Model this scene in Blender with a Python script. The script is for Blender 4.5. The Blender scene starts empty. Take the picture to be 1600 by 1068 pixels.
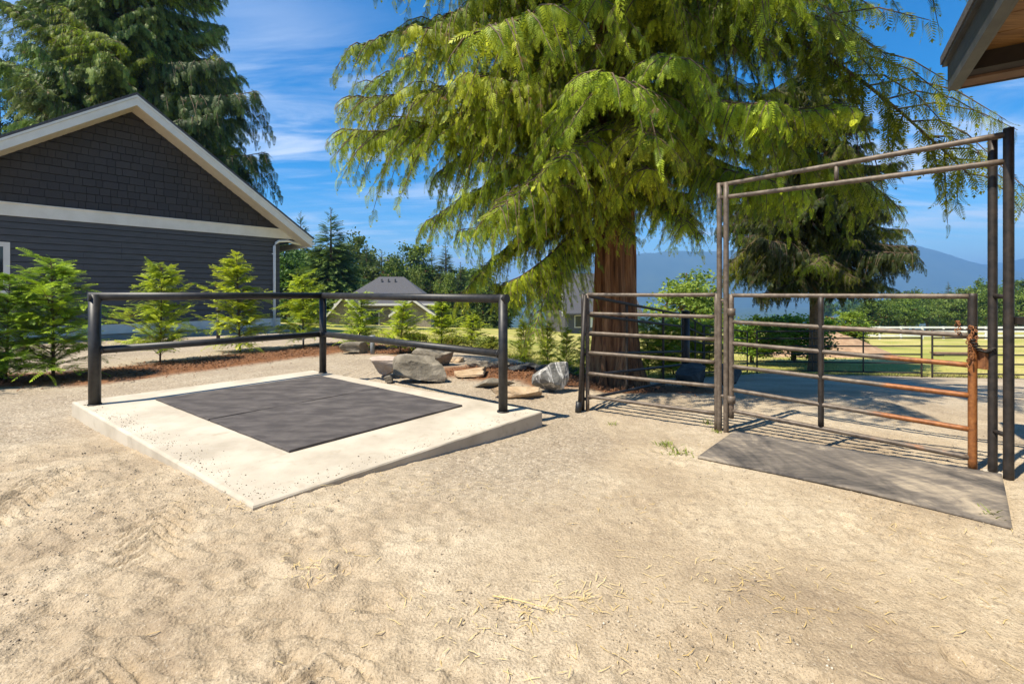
import bpy, math, random
import numpy as np
from mathutils import Vector, Matrix

random.seed(7)
RNG = np.random.default_rng(7)
sc = bpy.context.scene
COL = sc.collection

# ------------------------------------------------------------------ camera, sky, sun, exposure
EYE = 1.2          # camera height over the slab top (z = 0)
F = 720.0          # focal length in photograph pixels (1600 wide)
cam_d = bpy.data.cameras.new('camera')
cam = bpy.data.objects.new('camera', cam_d)
COL.objects.link(cam)
cam.location = (0, 0, EYE)
cam.rotation_euler = (math.radians(90), 0, 0)
cam_d.sensor_width = 36.0
cam_d.lens = 36.0 * F / 1600.0
cam_d.shift_y = -76.0 / 1600.0
cam_d.clip_start = 0.05
cam_d.clip_end = 30000
sc.camera = cam

SUN_EL = math.radians(58.5)
SUN_AZ = (-0.83, -0.56)            # horizontal direction towards the sun
_n = math.hypot(*SUN_AZ)
SUN_VEC = Vector((SUN_AZ[0] / _n * math.cos(SUN_EL), SUN_AZ[1] / _n * math.cos(SUN_EL), math.sin(SUN_EL)))
world = bpy.data.worlds.new('World')
sc.world = world
world.use_nodes = True
wn, wl = world.node_tree.nodes, world.node_tree.links
wn.clear()
w_out = wn.new('ShaderNodeOutputWorld')
w_bg = wn.new('ShaderNodeBackground')
w_sky = wn.new('ShaderNodeTexSky')
w_sky.sky_type = 'NISHITA'
w_sky.sun_disc = False
w_sky.sun_elevation = SUN_EL
w_sky.sun_rotation = math.atan2(SUN_AZ[0], SUN_AZ[1])
w_sky.air_density = 1.0
w_sky.dust_density = 0.2
w_sky.ozone_density = 4.0
w_bg.inputs['Strength'].default_value = 0.11
# cirrus: noise on the sky direction projected onto a high flat layer
w_tc = wn.new('ShaderNodeTexCoord')
w_sep = wn.new('ShaderNodeSeparateXYZ')
wl.new(w_tc.outputs['Generated'], w_sep.inputs[0])
w_add = wn.new('ShaderNodeMath'); w_add.operation = 'ADD'; w_add.inputs[1].default_value = 0.12
w_mx = wn.new('ShaderNodeMath'); w_mx.operation = 'MAXIMUM'; w_mx.inputs[1].default_value = 0.0
wl.new(w_sep.outputs['Z'], w_mx.inputs[0]); wl.new(w_mx.outputs[0], w_add.inputs[0])
w_dx = wn.new('ShaderNodeMath'); w_dx.operation = 'DIVIDE'
w_dy = wn.new('ShaderNodeMath'); w_dy.operation = 'DIVIDE'
wl.new(w_sep.outputs['X'], w_dx.inputs[0]); wl.new(w_add.outputs[0], w_dx.inputs[1])
wl.new(w_sep.outputs['Y'], w_dy.inputs[0]); wl.new(w_add.outputs[0], w_dy.inputs[1])
w_com = wn.new('ShaderNodeCombineXYZ')
wl.new(w_dx.outputs[0], w_com.inputs[0]); wl.new(w_dy.outputs[0], w_com.inputs[1])
def wnoise(scale, rot, sx, sy, detail, dist, off):
    m = wn.new('ShaderNodeMapping')
    m.inputs['Rotation'].default_value = (0, 0, rot)
    m.inputs['Scale'].default_value = (sx, sy, 1)
    m.inputs['Location'].default_value = (off, off * .7, 0)
    t = wn.new('ShaderNodeTexNoise')
    t.inputs['Scale'].default_value = scale
    t.inputs['Detail'].default_value = detail
    t.inputs['Roughness'].default_value = 0.6
    t.inputs['Distortion'].default_value = dist
    wl.new(w_com.outputs[0], m.inputs[0]); wl.new(m.outputs[0], t.inputs['Vector'])
    return t.outputs['Fac']
n_big = wnoise(0.55, 0.2, 1.0, 1.3, 3, 0.3, 1.2)
n_fib = wnoise(1.5, 0.5, 0.55, 2.2, 8, 0.9, 6.3)
w_mul = wn.new('ShaderNodeMath'); w_mul.operation = 'MULTIPLY'
wl.new(n_big, w_mul.inputs[0]); wl.new(n_fib, w_mul.inputs[1])
w_ramp = wn.new('ShaderNodeMapRange')
w_ramp.inputs['From Min'].default_value = 0.19
w_ramp.inputs['From Max'].default_value = 0.43
w_ramp.inputs['To Max'].default_value = 0.75
w_ramp.interpolation_type = 'SMOOTHSTEP'
wl.new(w_mul.outputs[0], w_ramp.inputs['Value'])
w_mix = wn.new('ShaderNodeMixRGB')
w_mix.inputs['Color2'].default_value = (6.2, 6.6, 7.2, 1)
w_sat = wn.new('ShaderNodeHueSaturation')
w_sat.inputs['Saturation'].default_value = 1.55
wl.new(w_sky.outputs[0], w_sat.inputs['Color'])
w_el = wn.new('ShaderNodeMapRange')            # the cirrus thins out towards the zenith
w_el.inputs['From Min'].default_value = 0.30
w_el.inputs['From Max'].default_value = 0.52
w_el.inputs['To Min'].default_value = 1.0
w_el.inputs['To Max'].default_value = 0.2
wl.new(w_sep.outputs['Z'], w_el.inputs['Value'])
w_cm = wn.new('ShaderNodeMath'); w_cm.operation = 'MULTIPLY'
wl.new(w_ramp.outputs[0], w_cm.inputs[0]); wl.new(w_el.outputs[0], w_cm.inputs[1])
wl.new(w_cm.outputs[0], w_mix.inputs['Fac'])
wl.new(w_sat.outputs[0], w_mix.inputs['Color1'])
wl.new(w_mix.outputs[0], w_bg.inputs['Color'])
wl.new(w_bg.outputs[0], w_out.inputs['Surface'])

sun_d = bpy.data.lights.new('sun', 'SUN')
sun_d.energy = 5.0
sun_d.angle = math.radians(0.55)
sun_d.color = (1.0, 0.92, 0.77)
sun = bpy.data.objects.new('sun', sun_d)
COL.objects.link(sun)
sun.rotation_euler = SUN_VEC.to_track_quat('Z', 'Y').to_euler()
sun.location = (-20, -12, 30)

sc.view_settings.view_transform = 'Standard'
sc.view_settings.look = 'None'
sc.view_settings.gamma = 1.0
sc.view_settings.use_curve_mapping = False
sc.view_settings.exposure = 0.72
sc.cycles.max_bounces = 6
sc.cycles.diffuse_bounces = 3
sc.cycles.transmission_bounces = 3
sc.cycles.volume_bounces = 0

# ------------------------------------------------------------------ helpers
def ray_z(px, py, z=0.0):
    """point at height z seen at a photograph pixel"""
    Y = F * (EYE - z) / (py - 458.0)
    return np.array(((px - 800.0) / F * Y, Y, z))

def tag(o, label=None, cat=None, group=None, kind=None):
    if label: o['label'] = label
    if cat: o['category'] = cat
    if group: o['group'] = group
    if kind: o['kind'] = kind
    return o

def empty(name, loc=(0, 0, 0), rz=0.0):
    o = bpy.data.objects.new(name, None)
    COL.objects.link(o)
    o.location = loc
    o.rotation_euler = (0, 0, rz)
    o.empty_display_size = 0.1
    return o

def link(name, me, parent=None, loc=(0, 0, 0), rot=(0, 0, 0), scale=(1, 1, 1)):
    o = bpy.data.objects.new(name, me)
    COL.objects.link(o)
    o.location, o.rotation_euler, o.scale = loc, rot, scale
    if parent is not None:
        o.parent = parent
    return o

def mesh(name, verts, faces, mats=(), smooth=False, midx=None):
    me = bpy.data.meshes.new(name)
    me.from_pydata([tuple(map(float, v)) for v in verts], [], [tuple(f) for f in faces])
    for m in mats: me.materials.append(m)
    if smooth: me.polygons.foreach_set('use_smooth', [True] * len(me.polygons))
    if midx is not None: me.polygons.foreach_set('material_index', midx)
    me.update()
    return me

def fast_mesh(name, verts, quads, mats=(), midx=None, attrs=None, smooth=False):
    """numpy arrays: verts (n,3), quads (m,4)"""
    me = bpy.data.meshes.new(name)
    nv, nf, k = len(verts), len(quads), quads.shape[1]
    me.vertices.add(nv); me.vertices.foreach_set('co', np.ascontiguousarray(verts, dtype=np.float32).ravel())
    me.loops.add(nf * k); me.loops.foreach_set('vertex_index', np.ascontiguousarray(quads, dtype=np.int32).ravel())
    me.polygons.add(nf)
    me.polygons.foreach_set('loop_start', np.arange(0, nf * k, k, dtype=np.int32))
    me.polygons.foreach_set('loop_total', np.full(nf, k, dtype=np.int32))
    if midx is not None: me.polygons.foreach_set('material_index', np.asarray(midx, dtype=np.int32))
    if smooth: me.polygons.foreach_set('use_smooth', np.ones(nf, dtype=bool))
    for m in mats: me.materials.append(m)
    for an, av in (attrs or {}).items():
        a = me.attributes.new(an, 'FLOAT', 'POINT')
        a.data.foreach_set('value', np.ascontiguousarray(av, dtype=np.float32))
    me.update(calc_edges=True)
    me.validate()
    return me

BOXF = [(0, 3, 2, 1), (4, 5, 6, 7), (0, 1, 5, 4), (1, 2, 6, 5), (2, 3, 7, 6), (3, 0, 4, 7)]
def prism(quad, z0, z1):
    """box on four plan corners (x, y), counter-clockwise"""
    v = [(x, y, z0) for x, y in quad] + [(x, y, z1) for x, y in quad]
    return v, BOXF

def box_on(o, u, v, w, au, av, aw):
    """box: origin o, axes u v w (unit), ranges au av aw"""
    o, u, v, w = map(np.array, (o, u, v, w))
    c = [o + u * a + v * b + w * d for d in aw for a, b in ((au[0], av[0]), (au[1], av[0]), (au[1], av[1]), (au[0], av[1]))]
    return [tuple(p) for p in c], BOXF

def join(parts):
    V, Fc = [], []
    for v, f in parts:
        b = len(V)
        V += list(v)
        Fc += [tuple(i + b for i in q) for q in f]
    return V, Fc

def tube(p0, p1, r0, r1=None, n=12, rings=2, cap=True):
    p0, p1 = np.array(p0, float), np.array(p1, float)
    r1 = r0 if r1 is None else r1
    d = p1 - p0; d /= np.linalg.norm(d)
    a = np.cross(d, (0, 0, 1.0))
    if np.linalg.norm(a) < 1e-3: a = np.array((1.0, 0, 0))
    a /= np.linalg.norm(a); b = np.cross(d, a)
    V, Fc = [], []
    for i in range(rings):
        t = i / (rings - 1)
        c = p0 + (p1 - p0) * t; r = r0 + (r1 - r0) * t
        for k in range(n):
            an = 2 * math.pi * k / n
            V.append(c + (a * math.cos(an) + b * math.sin(an)) * r)
    for i in range(rings - 1):
        for k in range(n):
            k2 = (k + 1) % n
            Fc.append((i * n + k, i * n + k2, (i + 1) * n + k2, (i + 1) * n + k))
    if cap:
        Fc.append(tuple(range(n - 1, -1, -1)))
        Fc.append(tuple(range((rings - 1) * n, rings * n)))
    return V, Fc

def path_tube(pts, rad, n=8):
    pts = [np.array(p, float) for p in pts]
    V, Fc = [], []
    m = len(pts)
    for i, p in enumerate(pts):
        d = pts[min(i + 1, m - 1)] - pts[max(i - 1, 0)]
        d /= np.linalg.norm(d) + 1e-9
        a = np.cross(d, (0.13, 0.2, 0.97)); a /= np.linalg.norm(a) + 1e-9
        b = np.cross(d, a)
        r = rad[i] if hasattr(rad, '__len__') else rad
        for k in range(n):
            an = 2 * math.pi * k / n
            V.append(p + (a * math.cos(an) + b * math.sin(an)) * r)
    for i in range(m - 1):
        for k in range(n):
            k2 = (k + 1) % n
            Fc.append((i * n + k, i * n + k2, (i + 1) * n + k2, (i + 1) * n + k))
    Fc.append(tuple(range(n - 1, -1, -1)))
    Fc.append(tuple(range((m - 1) * n, m * n)))
    return V, Fc

def flat_smooth(me, ang=40):
    """smooth sides, sharp caps"""
    me.polygons.foreach_set('use_smooth', [len(p.vertices) == 4 for p in me.polygons])
    return me

def pipe(name, p0, p1, r, mat, parent, rings=2, n=12):
    v, f = tube(p0, p1, r, n=n, rings=rings)
    return link(name, flat_smooth(mesh(name, v, f, [mat])), parent)

def copy_tree(o, parent=None):
    c = o.copy(); COL.objects.link(c); c.parent = parent
    for ch in list(o.children): copy_tree(ch, c)
    return c

# value noise -----------------------------------------------------
_perm = RNG.random((256, 256))
def vnoise(x, y):
    x = np.asarray(x, float); y = np.asarray(y, float)
    xi = np.floor(x).astype(int); yi = np.floor(y).astype(int)
    fx = x - xi; fy = y - yi
    fx = fx * fx * (3 - 2 * fx); fy = fy * fy * (3 - 2 * fy)
    g = lambda i, j: _perm[i & 255, j & 255]
    a = g(xi, yi) * (1 - fx) + g(xi + 1, yi) * fx
    b = g(xi, yi + 1) * (1 - fx) + g(xi + 1, yi + 1) * fx
    return a * (1 - fy) + b * fy
def fbm(x, y, o=4):
    s = 0; a = 0.5
    for k in range(o):
        s = s + a * (vnoise(x * 2 ** k + 17.3 * k, y * 2 ** k + 5.1 * k) - .5)
        a *= .5
    return s
def sstep(a, b, x):
    t = np.clip((np.asarray(x, float) - a) / (b - a), 0, 1)
    return t * t * (3 - 2 * t)

# ------------------------------------------------------------------ materials
def new_mat(name):
    m = bpy.data.materials.new(name)
    m.use_nodes = True
    nt = m.node_tree
    return m, nt, nt.nodes['Principled BSDF'], nt.nodes['Material Output']

def N(nt, kind, **kw):
    n = nt.nodes.new(kind)
    for k, v in kw.items():
        if k in n.inputs: n.inputs[k].default_value = v
        else: setattr(n, k, v)
    return n

def coords(nt, stretch=(1, 1, 1), which='Object'):
    tc = nt.nodes.new('ShaderNodeTexCoord')
    mp = nt.nodes.new('ShaderNodeMapping')
    mp.inputs['Scale'].default_value = stretch
    nt.links.new(tc.outputs[which], mp.inputs['Vector'])
    return mp.outputs['Vector']

def noise(nt, vec, scale, detail=5, rough=.6, dist=0.0):
    t = N(nt, 'ShaderNodeTexNoise', Scale=scale, Detail=detail, Roughness=rough, Distortion=dist)
    nt.links.new(vec, t.inputs['Vector'])
    return t.outputs['Fac']

def ramp(nt, fac, stops):
    r = nt.nodes.new('ShaderNodeValToRGB')
    els = r.color_ramp.elements
    while len(els) < len(stops): els.new(0.5)
    for e, (p, c) in zip(els, stops):
        e.position = p
        e.color = (*c, 1) if len(c) == 3 else c
    nt.links.new(fac, r.inputs['Fac'])
    return r.outputs['Color']

def mixc(nt, fac, a, b, mode='MIX'):
    m = nt.nodes.new('ShaderNodeMixRGB'); m.blend_type = mode
    for s, v in (('Fac', fac), ('Color1', a), ('Color2', b)):
        if hasattr(v, 'is_output'): nt.links.new(v, m.inputs[s])
        else: m.inputs[s].default_value = v if s == 'Fac' else (*v, 1)
    return m.outputs['Color']

def bump(nt, bsdf, h, strength, dist):
    b = N(nt, 'ShaderNodeBump', Strength=strength, Distance=dist)
    nt.links.new(h, b.inputs['Height'])
    nt.links.new(b.outputs['Normal'], bsdf.inputs['Normal'])
    return b

def surf(name, c1, c2, scale=4, rough=.8, bstr=.3, bdist=.01, bscale=40, metal=0, stretch=(1, 1, 1), which='Object', lo=.35, hi=.65, speck=None):
    m, nt, b, out = new_mat(name)
    v = coords(nt, stretch, which)
    col = ramp(nt, noise(nt, v, scale, 6), [(lo, c1), (hi, c2)])
    if speck:
        f = ramp(nt, noise(nt, v, speck[0], 3), [(speck[1], (0, 0, 0)), (speck[1] + .2, (.8, .8, .8))])
        col = mixc(nt, f, col, speck[2])
    nt.links.new(col, b.inputs['Base Color'])
    b.inputs['Roughness'].default_value = rough
    b.inputs['Metallic'].default_value = metal
    if bstr: bump(nt, b, noise(nt, v, bscale, 5), bstr, bdist)
    return m

def attr(nt, name):
    a = nt.nodes.new('ShaderNodeAttribute'); a.attribute_name = name
    return a.outputs['Fac']

def leaf_mat(name, dark, light, transl=.35):
    m, nt, b, out = new_mat(name)
    oi = nt.nodes.new('ShaderNodeObjectInfo')
    col = ramp(nt, attr(nt, 'tint'), [(0.0, (.17, .085, .03)), (.035, dark), (1.0, light)])
    col = mixc(nt, 1.0, col, (1, 1, 1), 'MULTIPLY')
    mul = nt.nodes[-1]
    nt.links.new(oi.outputs['Color'], mul.inputs['Color2'])
    nt.links.new(col, b.inputs['Base Color'])
    b.inputs['Roughness'].default_value = .55
    b.inputs['Specular IOR Level'].default_value = .3
    t = nt.nodes.new('ShaderNodeBsdfTranslucent')
    nt.links.new(col, t.inputs['Color'])
    mx = N(nt, 'ShaderNodeMixShader', Fac=transl)
    nt.links.new(b.outputs[0], mx.inputs[1]); nt.links.new(t.outputs[0], mx.inputs[2])
    nt.links.new(mx.outputs[0], out.inputs['Surface'])
    return m

M = {}
M['concrete'] = surf('concrete', (.36, .305, .23), (.54, .475, .375), 1.6, .9, .35, .004, 90, speck=(5, .60, (.33, .27, .19)), lo=.3, hi=.6)
M['rubber'] = surf('rubber', (.070, .062, .060), (.15, .132, .122), 3.5, .85, .35, .004, 120, lo=.4, hi=.78, stretch=(1, 2.2, 1))
for _b in (M['rubber'].node_tree.nodes['Principled BSDF'], ):
    _b.inputs['Specular IOR Level'].default_value = .12
M['black_paint'] = surf('black_paint', (.009, .009, .010), (.030, .027, .024), 14, .48, .25, .002, 90)
M['cedar_leaf'] = leaf_mat('cedar_leaf', (.045, .11, .008), (.56, .62, .035))
M['fir_leaf'] = leaf_mat('fir_leaf', (.028, .060, .016), (.16, .20, .035), .3)
M['broad_leaf'] = leaf_mat('broad_leaf', (.045, .095, .016), (.22, .28, .045), .35)
M['bark'] = None
def bark_mat():
    m, nt, b, out = new_mat('cedar_bark')
    v = coords(nt, (9, 9, .7))
    n1 = noise(nt, v, 1.6, 8, .65, .6)
    col = ramp(nt, n1, [(.32, (.035, .016, .008)), (.48, (.24, .105, .045)), (.66, (.50, .26, .12))])
    nt.links.new(col, b.inputs['Base Color'])
    b.inputs['Roughness'].default_value = .95
    bump(nt, b, n1, 1.0, .05)
    return m
M['bark'] = bark_mat()
M['twig'] = surf('twig', (.07, .045, .025), (.15, .10, .06), 12, .9, .3, .004, 40)
M['siding'] = surf('siding', (.054, .054, .057), (.076, .075, .078), 3, .6, .15, .003, 60, stretch=(1, 1, 6))
def shingle_mat():
    m, nt, b, out = new_mat('shingle_paint')
    oi = nt.nodes.new('ShaderNodeObjectInfo')
    c = ramp(nt, oi.outputs['Random'], [(0, (.034, .030, .031)), (1, (.056, .050, .051))])
    v = coords(nt, (14, 14, 1.5))
    n1 = noise(nt, v, 4, 4)
    nt.links.new(mixc(nt, n1, c, (.03, .027, .027)), b.inputs['Base Color'])
    b.inputs['Roughness'].default_value = .75
    bump(nt, b, n1, .5, .006)
    return m
M['shingle'] = shingle_mat()
M['trim'] = surf('trim_paint', (.66, .63, .56), (.74, .71, .64), 3, .55, .05, .002, 40)
M['soffit'] = surf('soffit_paint', (.60, .52, .40), (.68, .60, .47), 3, .6, .05, .002, 40)
M['white_metal'] = surf('white_metal', (.72, .74, .76), (.78, .80, .82), 4, .4, 0)
M['asphalt_roof'] = surf('asphalt_roof', (.05, .049, .054), (.11, .108, .115), 18, .9, .6, .02, 60, stretch=(1, 1, 3))
M['foundation'] = surf('foundation', (.30, .29, .27), (.40, .38, .35), 5, .9, .3, .01, 50)
M['glass'] = surf('window_glass', (.02, .025, .03), (.03, .04, .05), 2, .05, 0)
M['pale_wall'] = surf('pale_wall', (.17, .14, .105), (.36, .31, .24), 9, .8, .5, .02, 14)
M['dark_wall'] = surf('dark_wall', (.07, .07, .075), (.10, .10, .105), 2, .8, .2, .01, 30)
M['wood_plank'] = surf('wood_plank', (.20, .095, .025), (.42, .23, .075), 3, .6, .25, .004, 30, stretch=(1.2, 14, 14))
M['dark_beam'] = surf('dark_beam', (.020, .014, .010), (.045, .032, .022), 6, .7, .3, .004, 40)
M['fascia_steel'] = surf('fascia_steel', (.055, .057, .060), (.095, .095, .095), 5, .5, .1, .003, 30)
M['brown_board'] = surf('brown_board', (.15, .085, .05), (.24, .14, .085), 4, .7, .2, .004, 40)
M['barn_wall'] = surf('barn_wall', (.16, .11, .07), (.26, .18, .12), 5, .8, .4, .01, 30, stretch=(6, 6, 1))
M['white_fence'] = surf('white_fence', (.70, .69, .64), (.80, .79, .74), 4, .6, .1, .003, 30)
M['bench_wood'] = surf('bench_wood', (.16, .085, .04), (.26, .15, .08), 8, .7, .3, .004, 40)
M['plastic'] = surf('black_plastic', (.012, .012, .013), (.025, .025, .026), 6, .5, .1, .003, 30)
M['grey_lid'] = surf('grey_plastic', (.16, .17, .18), (.22, .23, .24), 6, .5, .1, .003, 30)
M['straw'] = surf('straw', (.50, .33, .10), (.76, .60, .30), 9, .8, 0, which='Generated')
M['chip'] = surf('bark_chip', (.10, .042, .018), (.26, .125, .055), 30, .95, .3, .004, 60)
M['grass_blade'] = leaf_mat('grass_blade', (.16, .19, .035), (.50, .44, .13), .3)
M['weed'] = leaf_mat('weed_leaf', (.10, .15, .02), (.30, .34, .06), .3)
def stone_mat(name, a, b2, c, vein=None):
    m, nt, b, out = new_mat(name)
    v = coords(nt)
    col = ramp(nt, noise(nt, v, 3.2, 8, .65, .4), [(.3, a), (.5, b2), (.7, c)])
    if vein:
        f = ramp(nt, noise(nt, coords(nt, (1, 1, .35)), 2.6, 4, .5, 1.2), [(.47, (0, 0, 0)), (.5, (1, 1, 1)), (.53, (0, 0, 0))])
        col = mixc(nt, f, col, vein)
    nt.links.new(col, b.inputs['Base Color'])
    b.inputs['Roughness'].default_value = .9
    bump(nt, b, noise(nt, v, 14, 8, .7), .8, .03)
    return m
M['stone_grey'] = stone_mat('stone_grey', (.095, .080, .058), (.21, .18, .135), (.36, .31, .24))
M['stone_vein'] = stone_mat('stone_vein', (.11, .11, .10), (.23, .22, .20), (.32, .30, .27), (.62, .60, .56))
M['stone_tan'] = stone_mat('stone_tan', (.30, .20, .11), (.46, .33, .20), (.56, .44, .30))
M['stone_pink'] = stone_mat('stone_pink', (.36, .27, .21), (.50, .40, .32), (.58, .49, .41))
M['stone_dark'] = stone_mat('stone_dark', (.04, .04, .04), (.09, .088, .082), (.17, .165, .155))
def pebble_mat():
    m, nt, b, out = new_mat('pebble')
    f = attr(nt, 'tint')
    nt.links.new(ramp(nt, f, [(0, (.13, .105, .08)), (.3, (.27, .22, .16)), (.7, (.42, .34, .24)), (1, (.58, .51, .41))]), b.inputs['Base Color'])
    b.inputs['Roughness'].default_value = .9
    return m
M['pebble'] = pebble_mat()
def pipe_mat(name, g1, g2):
    """weathered galvanised/painted pipe; attribute 'rust' (0..1) says how far the paint has gone"""
    m, nt, b, out = new_mat(name)
    v = coords(nt)
    base = ramp(nt, noise(nt, v, 18, 6, .7), [(.35, g1), (.65, g2)])
    rustc = ramp(nt, noise(nt, v, 25, 6, .7), [(.3, (.12, .042, .014)), (.55, (.29, .105, .028)), (.8, (.40, .18, .06))])
    a = attr(nt, 'rust')
    ad = N(nt, 'ShaderNodeMath', operation='ADD')
    nt.links.new(a, ad.inputs[0]); nt.links.new(noise(nt, v, 9, 5, .7), ad.inputs[1])
    f = ramp(nt, ad.outputs[0], [(.74, (0, 0, 0)), (.96, (1, 1, 1))])
    nt.links.new(mixc(nt, f, base, rustc), b.inputs['Base Color'])
    b.inputs['Metallic'].default_value = .15
    b.inputs['Roughness'].default_value = .55
    bump(nt, b, noise(nt, v, 60, 4), .2, .002)
    return m
M['pipe_grey'] = pipe_mat('pipe_grey', (.075, .055, .040), (.18, .14, .105))
M['pipe_dark'] = pipe_mat('pipe_dark', (.014, .012, .011), (.045, .034, .027))
M['rust'] = surf('rust', (.14, .05, .018), (.33, .14, .05), 30, .85, .4, .004, 80)
M['mountain'] = surf('mountain_forest', (.035, .06, .035), (.06, .085, .045), .004, .95, 0)

# ------------------------------------------------------------------ terrain
def g_base(x, y):
    x = np.asarray(x, float); y = np.asarray(y, float)
    a = x / np.maximum(y, 3.0)
    z = -0.02 - 0.14 * sstep(2.5, 4.9, y)
    s = np.interp(a, [-.6, -.4, -.05, .2, 1.3], [21, 17, 9.5, 5.6, 4.8])
    k = np.interp(a, [-.1, .22], [.065, .135])
    t = np.maximum(y - s, 0)
    t = np.where(t < 1.0, t * t * .5, t - .5)
    z = z - k * np.minimum(t, 9) - .062 * np.maximum(t - 9, 0) * (y < 80) - .062 * np.maximum(80 - s - 9.5, 0) * (y >= 80)
    z = z - .22 * np.clip(y - 80, 0, 520)
    return z
def G(x, y):
    return float(g_base(x, y))

SLAB = [ray_z(112, 627), ray_z(395, 790), ray_z(847, 642)]
SLAB.append(SLAB[0] + SLAB[2] - SLAB[1])
SLAB = [p[:2] for p in SLAB]                       # A left, B front, C right, D back
GATE_MAT = [ray_z(1090, 713, -.06)[:2], ray_z(1582, 828, -.02)[:2], ray_z(1565, 744, -.05)[:2], ray_z(1147, 673, -.13)[:2]]
def inside(quad, x, y, grow=0.0):
    c = np.mean(quad, axis=0)
    q = [c + (p - c) * (1 + grow) for p in quad]
    r = np.ones(np.shape(x), bool)
    for i in range(4):
        p, n = q[i], q[(i + 1) % 4]
        r &= ((n[0] - p[0]) * (y - p[1]) - (n[1] - p[1]) * (x - p[0])) >= 0
    return r

def ground_detail(x, y):
    near = 1 - sstep(7, 12, np.hypot(x, y))
    rip = vnoise(x * 5 + y * 3.2, y * 16 - x * 7)
    rip = np.abs(rip - .5) * 2
    rip2 = vnoise(x * 13 - y * 5 + 9, y * 26 + x * 9)
    left = sstep(.25, -1.0, x + .25 * (y - 2)) * .75 + .25 * vnoise(x * .9 + 4, y * .9 + 8)
    smooth_patch = np.exp(-(((x - .35) / .75) ** 2 + ((y - 2.1) / .38) ** 2))
    d = fbm(x * 1.1, y * 1.1, 3) * .014 + fbm(x * 7, y * 7, 3) * .006
    d = d + left * ((.5 - rip) * .028 + (rip2 - .5) * .034) + fbm(x * 24, y * 24, 2) * .020
    for (tx0, tdx, ph) in ((-.75, -.42, 0.), (-1.45, -.50, 1.), (-2.3, -.46, 2.), (-3.3, -.55, 3.), (1.9, .18, 4.)):
        c = x - (tx0 + tdx * (y - 1.6) + .10 * np.sin(y * .9 + ph))
        in_tr = sstep(.19, .14, np.abs(c)) * sstep(.30, .55, vnoise(x * 1.7 + ph * 5, y * 1.7 + 3))
        lug = np.sin((y + np.abs(c) * .9) * 2 * math.pi / .085 + 1.2 * vnoise(x * 4, y * 4))
        d = d + in_tr * (sstep(.0, .5, lug) * .030 - .016) * (.35 if ph == 4 else 1)
    pr = np.random.default_rng(31)
    for _ in range(70):
        py_ = 1.4 + 3.0 * pr.random() ** 1.3; px_ = (pr.random() * 2 - 1) * py_ * 1.05
        an = pr.uniform(0, 3.14); ca, sa = math.cos(an), math.sin(an)
        u = ((x - px_) * ca + (y - py_) * sa) / .075; w = (-(x - px_) * sa + (y - py_) * ca) / .055
        q = np.sqrt(u * u + w * w) + .25 * (vnoise(x * 30, y * 30) - .5)
        d = d - .009 * sstep(1.0, .75, q) + .005 * np.exp(-((q - 1.15) / .16) ** 2)
    # tyre lugs pressed round the smooth patch
    ring = np.exp(-((np.hypot((x + .05) / .62, (y - 2.2) / .42) - 1) / .16) ** 2)
    d = d + ring * (np.sin(x * 42 + y * 25) * .004)
    d = d * (1 - .75 * smooth_patch) - .012 * smooth_patch
    return d * near

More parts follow.
